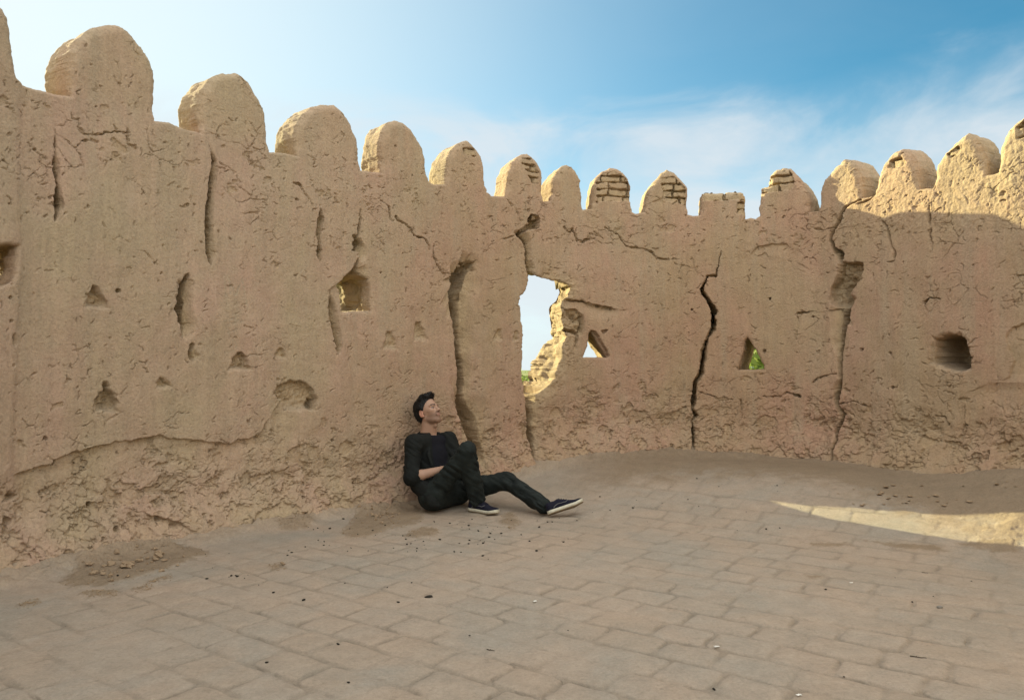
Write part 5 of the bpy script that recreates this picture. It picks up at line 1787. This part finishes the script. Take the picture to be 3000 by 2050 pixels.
def build_jacket():
    v = Vol((-1.05, 5.85, -0.02), (-0.25, 6.8, 0.80), 0.005)
    fo = folds(.008, 10, 41)
    v.cap(J['pel'] - FR * .01 + np.array([0, 0, -.02]), J['chest'], 0.168, 0.166, 0.03, SIDE, 1.30, noise=fo)
    v.cap(J['chest'], J['neck'] - [0, 0, .058], 0.166, 0.108, 0.03, SIDE, 1.36, noise=fo)
    v.cap(J['shR'], J['shL'], 0.068, 0.068, 0.035)
    # sleeves, pushed up over the forearms
    for sh, el, wr, t in (('shR', 'elR', 'wrR', 0.20), ('shL', 'elL', 'wrL', 0.35)):
        v.cap(J[sh], J[el], 0.078, 0.064, 0.03, noise=folds(.010, 15, 43))
        v.cap(J[el], J[el] + (J[wr] - J[el]) * t, 0.064, 0.056, 0.02, noise=folds(.004, 20, 45))
    # tail of the jacket spread on the ground beside him
    v.cap(px3(1236, 1420, 6.17), px3(1262, 1455, 6.10), 0.088, 0.072, 0.04, noise=folds(.008, 14, 49))
    tail = [px3(1250, 1440, 6.10), px3(1265, 1470, 6.04), px3(1283, 1480, 6.02)]
    v.cap(tail[0], tail[1], 0.075, 0.050, 0.04, FR, 1.3, noise=folds(.006, 16, 47)); v.cap(tail[1], tail[2], 0.045, 0.020, 0.03)
    # open front: wedge from the collar to the waist
    c0 = J['neck'] + FR * 0.10 + np.array([0, 0, -.02]) + SIDE * 0.012
    c1 = J['chest'] + FR * 0.20 + SIDE * 0.010
    c2 = J['pel'] + FR * 0.22 + SIDE * 0.01
    v.cap(c0 + np.array([0, 0, .05]), c1, 0.062, 0.112, 0.008, FR, 1.0, 'sub')
    v.cap(c1, c2, 0.112, 0.135, 0.008, mode='sub')
    v.ell(J['neck'] + np.array([0, 0, .03]), (0.070, 0.070, 0.085), None, 0.006, 'sub')
    # stand-up collar
    for a in np.linspace(0.62, 5.66, 30):
        p = J['neck'] + np.array([0, 0, -.028]) + (FR * math.cos(a) * 0.072 + SIDE * math.sin(a) * 0.084)
        v.cap(p - np.array([0, 0, .025]), p + np.array([0, 0, 0.026]) + (FR * math.cos(a) + SIDE * math.sin(a)) * 0.006, 0.013, 0.010, 0.006)
    # lapel edges with a raised zip line
    for s in (-1, 1):
        q0 = J['neck'] + FR * 0.086 + SIDE * s * 0.058 + np.array([0, 0, -.045]); q1 = J['chest'] + FR * 0.128 + SIDE * s * 0.118; q2 = J['pel'] + FR * 0.15 + SIDE * s * 0.135 + np.array([0, 0, .06])
        v.cap(q0, q1, 0.014, 0.013, 0.010); v.cap(q1, q2, 0.013, 0.012, 0.010)
    # hollow the sleeve ends
    for el, wr, t in (('elR', 'wrR', 0.20), ('elL', 'wrL', 0.35)):
        e = J[el] + (J[wr] - J[el]) * t
        v.cap(e + unit(J[wr] - J[el]) * 0.022, e + unit(J[wr] - J[el]) * 0.14, 0.047, 0.075, 0.003, mode='sub')
    g = v.grid((slice(None),) * 3)
    v.d = np.maximum(v.d, (0.012 + 0.02 * 0 - g[2] + 0 * g[0] + 0 * g[1])).astype(np.float32)
    return np_mesh('jacket', *v.mesh())


def build_trousers():
    v = Vol((-0.95, 5.7, -0.02), (0.45, 6.75, 0.66), 0.0055)
    fo = folds(.010, 9, 51)
    v.cap(J['hipR'], J['hipL'], 0.120, 0.115, 0.04)
    v.cap(J['pel'] - [0, 0, .02], J['pel'] + [-.01, .01, .09], 0.135, 0.130, 0.03, SIDE, 1.25)
    v.cap(J['hipR'], J['knR'], 0.098, 0.066, 0.04, noise=folds(.013, 12, 53))
    v.cap(J['knR'], J['knR'] + (J['anR'] - J['knR']) * .8, 0.074, 0.066, 0.025, noise=folds(.013, 14, 55))
    v.cap(J['knR'] + (J['anR'] - J['knR']) * .55, J['anR'] + [0, 0, .012], 0.068, 0.072, 0.02, noise=folds(.011, 19, 57))
    v.cap(J['hipL'], J['knL'], 0.110, 0.076, 0.04, noise=folds(.013, 12, 59))
    v.cap(J['knL'], J['knL'] + (J['anL'] - J['knL']) * .8, 0.076, 0.064, 0.025, noise=folds(.013, 14, 61))
    v.cap(J['knL'] + (J['anL'] - J['knL']) * .72, J['anL'] + (J['anL'] - J['knL']) * .03, 0.064, 0.069, 0.02, noise=folds(.011, 19, 63))
    # calf hangs a little behind the shin
    v.cap(J['knR'] + [-.02, .0, -.06], J['knR'] + (J['anR'] - J['knR']) * .5 + [-.03, 0, 0], 0.05, 0.052, 0.03)
    g = v.grid((slice(None),) * 3)
    v.d = np.maximum(v.d, (0.014 - g[2] + 0 * g[0] + 0 * g[1])).astype(np.float32)
    return np_mesh('trousers', *v.mesh())


def shoe_parts(heel, toe, up, parent, mats, right):
    """low canvas sneaker; local x from heel to toe, z up from the sole"""
    heel = np.array(heel, float); ax = unit(np.array(toe) - heel); L = 0.292
    uz = unit(np.array(up) - ax * (np.array(up) @ ax)); ay = np.cross(uz, ax)
    W = lambda p: heel + np.asarray(p)[..., 0:1] * ax + np.asarray(p)[..., 1:2] * ay + np.asarray(p)[..., 2:3] * uz
    n = 40
    u = np.linspace(0, 1, n)

    def half(u):            # half width of the sole along its length
        base = 0.036 + 0.013 * sstep(0.25, 0.68, u)
        return base * np.sqrt(np.clip(1 - np.clip((0.13 - u) / 0.13, 0, 1) ** 2, 0, 1)) * np.sqrt(np.clip(1 - np.clip((u - 0.72) / 0.28, 0, 1) ** 2.3, 0, 1))
    bend = 0.006 * np.sin(u * math.pi) * (1 if right else -1)
    hw = half(u)
    toe_up = 0.012 * sstep(0.72, 1.0, u)

    def rings(zs, hws, m=28, closed=True):
        t = np.linspace(0, 2 * np.pi, m, endpoint=False)
        return t

    def loft(secs):
        m = len(secs[0]); v = np.concatenate(secs); q = []
        for i in range(len(secs) - 1):
            for k in range(m):
                q.append((i * m + k, i * m + (k + 1) % m, (i + 1) * m + (k + 1) % m, (i + 1) * m + k))
        c0 = len(v); v = np.concatenate([v, secs[0].mean(0)[None], secs[-1].mean(0)[None]])
        t = [(c0, (k + 1) % m, k) for k in range(m)] + [(c0 + 1, (len(secs) - 1) * m + k, (len(secs) - 1) * m + (k + 1) % m) for k in range(m)]
        return v, q, t
    # sole: sections across
    def sole_sec(i, z0, z1, grow):
        w = max(hw[i] + grow, 0.002); x = u[i] * L
        pts = []
        for a in np.linspace(0, 2 * np.pi, 20, endpoint=False):
            c, s_ = math.cos(a), math.sin(a)
            yy = w * np.sign(c) * abs(c) ** 0.35; zz = (z0 + z1) / 2 + (z1 - z0) / 2 * np.sign(s_) * abs(s_) ** 0.35
            pts.append((x, yy + bend[i], zz + toe_up[i]))
        return np.array(pts)
    v, q, t = loft([sole_sec(i, 0.004, 0.030, 0.003) for i in range(n)])
    sh = empty('shoe', tuple(heel)); sh.parent = parent
    sh.location = Vector(heel) - parent.location
    up_o = None
    # upper: arch sections over the sole
    top = np.interp(u, [0, .06, .16, .26, .36, .5, .66, .8, .92, 1], [.075, .090, .092, .090, .098, .082, .062, .050, .042, .030])
    ins = np.interp(u, [0, .2, .45, .7, 1], [.70, .62, .55, .72, .9])
    secs = []
    for i in range(n):
        w = max(hw[i] - 0.001, 0.002); x = u[i] * L; pts = []
        hgt = top[i] - 0.026
        for a in np.linspace(0, np.pi, 17):
            c, s_ = math.cos(a), math.sin(a)
            sh_ = ins[i] + (1 - ins[i]) * abs(c) ** 1.5
            pts.append((x, w * c * sh_ * (1.0 if abs(c) < .99 else 1) + bend[i], 0.026 + hgt * abs(s_) ** 0.75 + toe_up[i]))
        for a in np.linspace(-0.8, 0.8, 5): pts.append((x, -w * 0.9 * -a + bend[i] if False else w * 0.9 * a + bend[i], 0.024 + toe_up[i]))
        secs.append(np.array(pts))
    v2, q2, t2 = loft(secs)
    uo = np_mesh('upper', W(v2), q2, tris=t2); link('upper', uo, mats['canvas'], sh)
    so = link('sole', np_mesh('sole', W(v), q, tris=t), mats['sole'], sh)
    v, q, t = loft([sole_sec(i, -0.001, 0.0045, 0.001) for i in range(n)])
    link('outsole', np_mesh('outsole', W(v), q, tris=t), mats['tread'], sh)
    # dark line round the top of the sole and the pale wavy side stripe
    def tube_line(P, r):
        vs, qs, n0 = [], [], 0
        for a, b in zip(P[:-1], P[1:]):
            vv, qq = tube_np(a, b, r, r, 6); vs.append(vv); qs.append(qq + n0); n0 += len(vv)
        return np.concatenate(vs), np.concatenate(qs)
    for sd in (-1, 1):
        ss = np.linspace(0.18, 0.60, 22)
        P = []
        for k, a in enumerate(ss):
            tt = k / 21
            zz = 0.036 + 0.020 * math.sin(min(tt * 1.25, 1) * math.pi) ** 0.8 * (1 if tt < .8 else 1) + 0.026 * max(0, tt - .55) / .45
            zz = min(zz, np.interp(a, u, top) - 0.006)
            fz_ = (zz - 0.026) / (np.interp(a, u, top) - 0.026)
            sA = np.clip(fz_, 0, 1) ** (1 / 0.75); cA = math.sqrt(max(0, 1 - sA * sA))
            i_ = np.interp(a, u, ins)
            P.append((a * L, sd * (np.interp(a, u, hw) - .001) * cA * (i_ + (1 - i_) * cA ** 1.5) + sd * 0.0008 + np.interp(a, u, bend), zz + np.interp(a, u, toe_up)))
        vv, qq = tube_line(W(np.array(P)), 0.0028)
        link('side_stripe', np_mesh('side_stripe', vv, qq), mats['stripe'], sh)
    # laces across the tongue
    vs, qs, n0 = [], [], 0
    for a in (0.40, 0.46, 0.52, 0.58):
        zt = np.interp(a, u, top) + 0.002; w = np.interp(a, u, hw) * 0.42; be = np.interp(a, u, bend)
        P = W(np.array([(a * L - .004, -w + be, zt - .008), (a * L, -w * .4 + be, zt), (a * L + .003, w * .4 + be, zt), (a * L + .006, w + be, zt - .008)]))
        vv, qq = tube_line(P, 0.0026); vs.append(vv); qs.append(qq + n0); n0 += len(vv)
    link('laces', np_mesh('laces', np.concatenate(vs), np.concatenate(qs)), mats['laces'], sh)


def cloth_material(name, c1, c2, scale=9, wv=260, bst=0.35):
    m, nt, b = new_mat(name, 0.85, 0.25)
    P = pos(nt)
    n = tnoise(nt, P, scale, 5, 0.6); w = tnoise(nt, P, wv, 2, 0.6)
    c = mix(nt, ramp(nt, n, [(0.3, 0.0), (0.7, 1.0)]), c1, c2)
    c = mix(nt, 1.0, c, ramp(nt, w, [(0.3, 0.75), (0.7, 1.3)]), 'MULTIPLY')
    nt.links.new(c, b.inputs['Base Color'])
    h = math_(nt, 'ADD', math_(nt, 'MULTIPLY', n, 1.0), math_(nt, 'MULTIPLY', w, 0.25))
    bump(nt, b, h, bst, 0.012)
    return m


def build_person():
    root = empty('person', (-0.45, 6.2, 0.02))
    tag(root, "seated man in black jacket and dark jeans leaning on the wall, looking up", "person")
    m, nt, b = new_mat("skin", 0.55, 0.35)
    nt.links.new(attr(nt, 'col').outputs['Color'], b.inputs['Base Color'])
    b.inputs['Subsurface Weight'].default_value = 0.08
    b.inputs['Subsurface Radius'].default_value = (0.012, 0.004, 0.002)
    link('body', build_body(), m, root)
    mh = plain_mat("black_hair", (0.005, 0.004, 0.0035), 0.4, 120, 0.6, 0.3, 0.5, 0.004)
    link('hair', build_hair(), mh, root)
    link('t_shirt', build_shirt(), cloth_material("navy_cotton", (0.0028, 0.0028, 0.0055), (0.0045, 0.0045, 0.008)), root)
    link('jacket', build_jacket(), cloth_material("black_jacket", (0.0036, 0.0046, 0.0039), (0.0085, 0.0100, 0.0080)), root)
    link('trousers', build_trousers(), cloth_material("dark_denim", (0.0045, 0.0068, 0.006), (0.016, 0.021, 0.018), 12, 420), root)
    mats = dict(canvas=cloth_material("navy_canvas", (0.004, 0.004, 0.011), (0.007, 0.007, 0.017), 14, 380),
                sole=plain_mat("white_rubber", (0.50, 0.47, 0.36), 0.18, 45, 0.6, 0.3, 0.1), tread=plain_mat("brown_tread", (0.22, 0.16, 0.09), 0.3, 120, 0.8, 0.2, 0.6),
                stripe=plain_mat("grey_stripe", (0.12, 0.12, 0.12), 0.1, 60, 0.7), laces=plain_mat("dark_laces", (0.012, 0.012, 0.022), 0.2, 90, 0.8))
    h = np.array([J['anR'][0] - 0.065, 6.15, 0.0]); t = np.array([-0.075, 5.955, 0.0])
    h[2] = floor_at(h[0], h[1]) + .004; t[2] = floor_at(t[0], t[1]) + .004
    shoe_parts(h, t, (0.0, 0, 1), root, mats, True)
    h = px3(1606, 1509, 5.88); t = px3(1727, 1470, 5.93)
    shoe_parts(h, t, unit([-0.36, 0.30, 0.88]), root, mats, False)


build_person()
